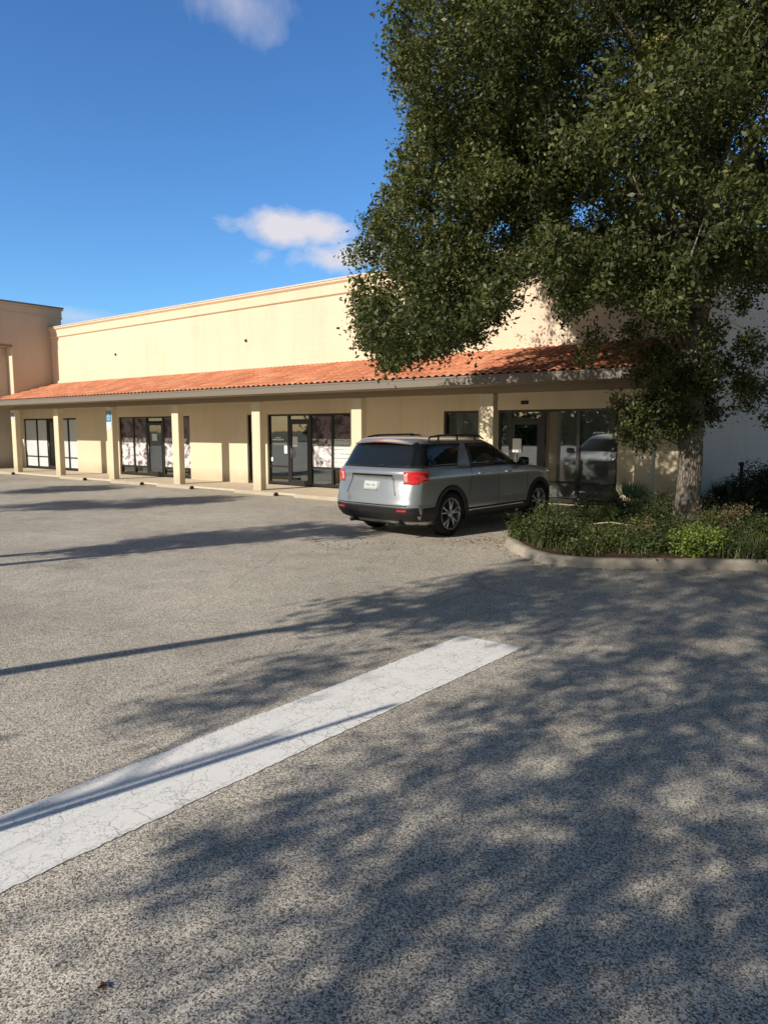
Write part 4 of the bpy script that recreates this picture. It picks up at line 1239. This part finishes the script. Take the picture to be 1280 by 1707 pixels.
bush(-1.5, 16.8, .9, 1.7, M['leaf_dark'], 'dark shrub against the white side wall, cut by the right edge', 26, .06, 'shrub')
bush(-3.1, 15.2, .4, .8, M['leaf_dark'], 'small dark shrub just right of the oak trunk', 12, .05, 'shrub')
bush(-4.75, 13.3, .38, .5, M['leaf_dark'], 'dark low shrub between the sunlit wall and the oak trunk', 12, .05, 'shrub')
def fan(x, y, n_, L, lab, mat, tilt=.35, w=.035, group=None):
    root = empty('palmetto', (x, y, .11)); tag(root, lab, 'plant', group)
    for q in range(n_):
        az = RNG.uniform(0, 2 * pi); el = radians(RNG.uniform(55, 85)); V = []; F = []; T_ = []
        dirv = np.array([cos(az) * cos(el), sin(az) * cos(el), sin(el)]); tip = dirv * L * .5
        sd = np.cross(dirv, [0, 0, 1]); sd /= np.linalg.norm(sd)
        for k in range(13):
            t = (k - 6) / 6 * radians(48); d_ = dirv * cos(t) + sd * sin(t); ll = L * .55 * (1 - .25 * abs(t)); e = tip + d_ * ll
            pn = np.cross(d_, np.cross(dirv, sd)); pn /= np.linalg.norm(pn) + 1e-9
            b = len(V); V += [tuple(tip - pn * w * .1), tuple(tip + d_ * ll * .5 - pn * w * .5), tuple(e - np.array([0, 0, .06 * abs(t)])), tuple(tip + d_ * ll * .5 + pn * w * .5)]; F.append((b, b + 1, b + 2, b + 3)); T_.append(RNG.uniform(.2, 1))
        o = build_tint('frond', V, F, T_, mat, root)
        mb = MB(); mb.tube([(0, 0, 0), tuple(tip)], [.010, .006], 5); mb.build('stalk', M['bark'], o)
fan(-4.62, 13.75, 5, .85, 'palmetto with upright pale fronds before the sunlit end wall', M['leaf_palm'])
fan(-1.9, 13.6, 6, .75, 'palmetto right of the oak trunk among the grass', M['leaf_low'])
fan(-3.0, 14.6, 6, .9, 'darker palmetto close behind the oak trunk on its right', M['leaf_dark'])
fan(-4.35, 11.9, 6, .5, 'small palmetto in the middle of the ground cover', M['leaf_low'])
# black-topped white stake
st = empty('marker_stake', (-3.15, 15.9, .11)); tag(st, 'thin upright stake with white foot and black top beside the white side wall', 'stake')
mb = MB(); mb.tube([(0, 0, 0), (0, 0, .46)], .022, 8); mb.build('post', M['paper'], st)
mb = MB(); mb.tube([(0, 0, .46), (.0, .0, 1.0)], .032, 8); mb.tube([(0, 0, 1.0), (0, 0, 1.08)], [.05, .045], 8); mb.build('cap', M['black'], st)
# dead stick on the bed
mb = MB(); mb.tube([(-4.25, 10.9, .36), (-4.0, 10.95, .40), (-3.75, 11.02, .37), (-3.55, 11.2, .33)], [.012, .012, .010, .006], 6)
tag(mb.build('dry_branch', simple('dry_wood', (.36, .30, .22), .8)), 'pale dry branch lying on the ground cover', 'branch')
# fallen leaves: by the kerb, under the car, a few across the lot
pts = []
for _ in range(420):
    k = RNG.random()
    if k < .45: x = RNG.normal(-5.85, .35); y = RNG.normal(10.2, .45)
    elif k < .7:
        i = RNG.integers(3, 12); t = RNG.random(); a = outline[i]; c = outline[i + 1]; x = a[0] + (c[0] - a[0]) * t + RNG.normal(0, .1) ; y = a[1] + (c[1] - a[1]) * t - abs(RNG.normal(0, .12)) - .03
    elif k < .8: x = RNG.uniform(-10, -2); y = RNG.uniform(5, 13)
    else: x = RNG.normal(-7.4, .8); y = RNG.normal(8.6, .5)
    if inside_island(x, y, -.2): continue
    pts.append((x, y, .008 + .006 * RNG.random()))
pts.append((-2.08, 1.14, .012)); pts.append((-2.075, 1.15, .014))
P = np.array(pts); n_ = len(P); Nn = np.tile([0, 0, 1.0], (n_, 1)) + RNG.normal(0, .25, (n_, 3)); Nn /= np.linalg.norm(Nn, axis=1, keepdims=True)
o = leaf_mesh('fallen_leaves', P, Nn, RNG.uniform(.03, .06, n_), RNG.random(n_), M['leaf_dry'], None, .5)
tag(o, 'dry brown fallen leaves scattered along the kerb and over the tarmac', 'leaves', kind='stuff')

# ------------------------------------------------------------------ sky, sun, camera
w = bpy.data.worlds.new('World'); S.world = w; w.use_nodes = True
nt = w.node_tree
for n_ in list(nt.nodes): nt.nodes.remove(n_)
b = NB(nt)
out = nt.nodes.new('ShaderNodeOutputWorld'); bg = nt.nodes.new('ShaderNodeBackground')
sky = nt.nodes.new('ShaderNodeTexSky'); sky.sky_type = 'NISHITA'; sky.sun_disc = False
sun_dir = Vector((-sin(AZ) * cos(EL), -cos(AZ) * cos(EL), sin(EL)))
sky.sun_elevation = EL; sky.sun_rotation = math.atan2(sun_dir.x, sun_dir.y)
sky.air_density = 1.0; sky.dust_density = 0.4; sky.ozone_density = 2.2
tc = nt.nodes.new('ShaderNodeTexCoord'); D = tc.outputs['Generated']
# clouds, by direction in the sky
def dir_of(px, py):
    f_ = 1190; Pp = math.atan(138 / 1190); A = hd
    fw = Vector((-sin(A) * cos(Pp), cos(A) * cos(Pp), -sin(Pp))); rt = Vector((cos(A), sin(A), 0)); up = Vector((-sin(A) * sin(Pp), cos(A) * sin(Pp), cos(Pp)))
    return (fw + rt * (px - 640) / f_ + up * (853.5 - py) / f_).normalized()
def cloud_mask(px, py, wx, wy, nscale, edge, seed, stretch=1.0):
    c = dir_of(px, py); r_ = Vector((cos(math.atan2(-c.x, c.y)), sin(math.atan2(-c.x, c.y)), 0)); u_ = r_.cross(c).normalized() 
    def dot(v):
        nd = nt.nodes.new('ShaderNodeVectorMath'); nd.operation = 'DOT_PRODUCT'; nt.links.new(D, nd.inputs[0]); nd.inputs[1].default_value = v; return nd.outputs['Value']
    a = b.math('DIVIDE', dot(r_), wx / 1190); e = b.math('DIVIDE', dot(u_), wy / 1190)
    front = b.math('GREATER_THAN', dot(c), 0.5)
    rr = b.math('SQRT', b.math('ADD', b.math('MULTIPLY', a, a), b.math('MULTIPLY', e, e)))
    mp = nt.nodes.new('ShaderNodeMapping'); nt.links.new(D, mp.inputs[0]); mp.inputs['Location'].default_value = (seed, seed * 2, seed); mp.inputs['Scale'].default_value = (1, 1, stretch)
    nz = b.noise(mp.outputs[0], nscale, 7, 0.58)
    v = b.math('SUBTRACT', b.math('ADD', b.math('MULTIPLY', nz, 2.1), -0.03), rr)
    return b.math('MULTIPLY', b.ramp(v, [(0.0, 0.0), (edge, 1.0)]), front)
m1 = cloud_mask(486, 380, 112, 30, 16, 0.8, 3.1, 1.6)
m2 = cloud_mask(568, 427, 112, 26, 17, 0.9, 7.7, 1.6)
m3 = cloud_mask(390, 0, 75, 48, 13, 2.2, 12.3, 0.6)
m4 = cloud_mask(140, 528, 75, 13, 14, 1.8, 21.0, 2.0)
m = b.math('MAXIMUM', b.math('MAXIMUM', m1, m2), b.math('MAXIMUM', b.math('MULTIPLY', m3, .55), b.math('MULTIPLY', m4, .45)))
dv = nt.nodes.new('ShaderNodeVectorMath'); dv.operation = 'DOT_PRODUCT'; nt.links.new(D, dv.inputs[0])
dv.inputs[1].default_value = Vector((-0.55, 0.70, 0.40)).normalized()
# deep blue in view; sky behind dimmed and neutral to cut fill, deepen shadows
away = b.ramp(dv.outputs['Value'], [(0.25, (0.52, 0.48, 0.43)), (0.85, (0.52, 0.92, 1.36))])
sz = nt.nodes.new('ShaderNodeSeparateXYZ'); nt.links.new(D, sz.inputs[0])
hz_ = b.ramp(sz.outputs[2], [(0.10, (1.32, 1.24, 1.12)), (0.50, (1.0, 1.0, 1.0))])
tint = b.mix(1.0, b.mix(1.0, sky.outputs[0], away, 'MULTIPLY'), hz_, 'MULTIPLY')
col = b.mix(m, tint, (6.0, 5.9, 6.4))
nt.links.new(col, bg.inputs[0]); bg.inputs[1].default_value = 0.125
nt.links.new(bg.outputs[0], out.inputs[0])
sl = bpy.data.lights.new('sun', 'SUN'); sl.energy = 5.0; sl.angle = radians(0.55); sl.color = (1.0, 0.915, 0.79)
so = bpy.data.objects.new('sun', sl); COL.objects.link(so)
so.rotation_euler = (-sun_dir).to_track_quat('-Z', 'Y').to_euler()
so.location = (0, 0, 30)

cam = bpy.data.cameras.new('camera'); co = bpy.data.objects.new('camera', cam); COL.objects.link(co)
cam.sensor_fit = 'HORIZONTAL'; cam.sensor_width = 24.0; cam.lens = 24.0 * 1190 / 1280
cam.clip_start = 0.05; cam.clip_end = 2000
co.location = (0, 0, 1.85)
co.rotation_euler = (radians(90) - math.atan(138 / 1190), 0, hd)
S.camera = co
S.render.resolution_x = 767; S.render.resolution_y = 1024
S.view_settings.view_transform = 'Standard'; S.view_settings.look = 'None'; S.view_settings.exposure = 0; S.view_settings.gamma = 1
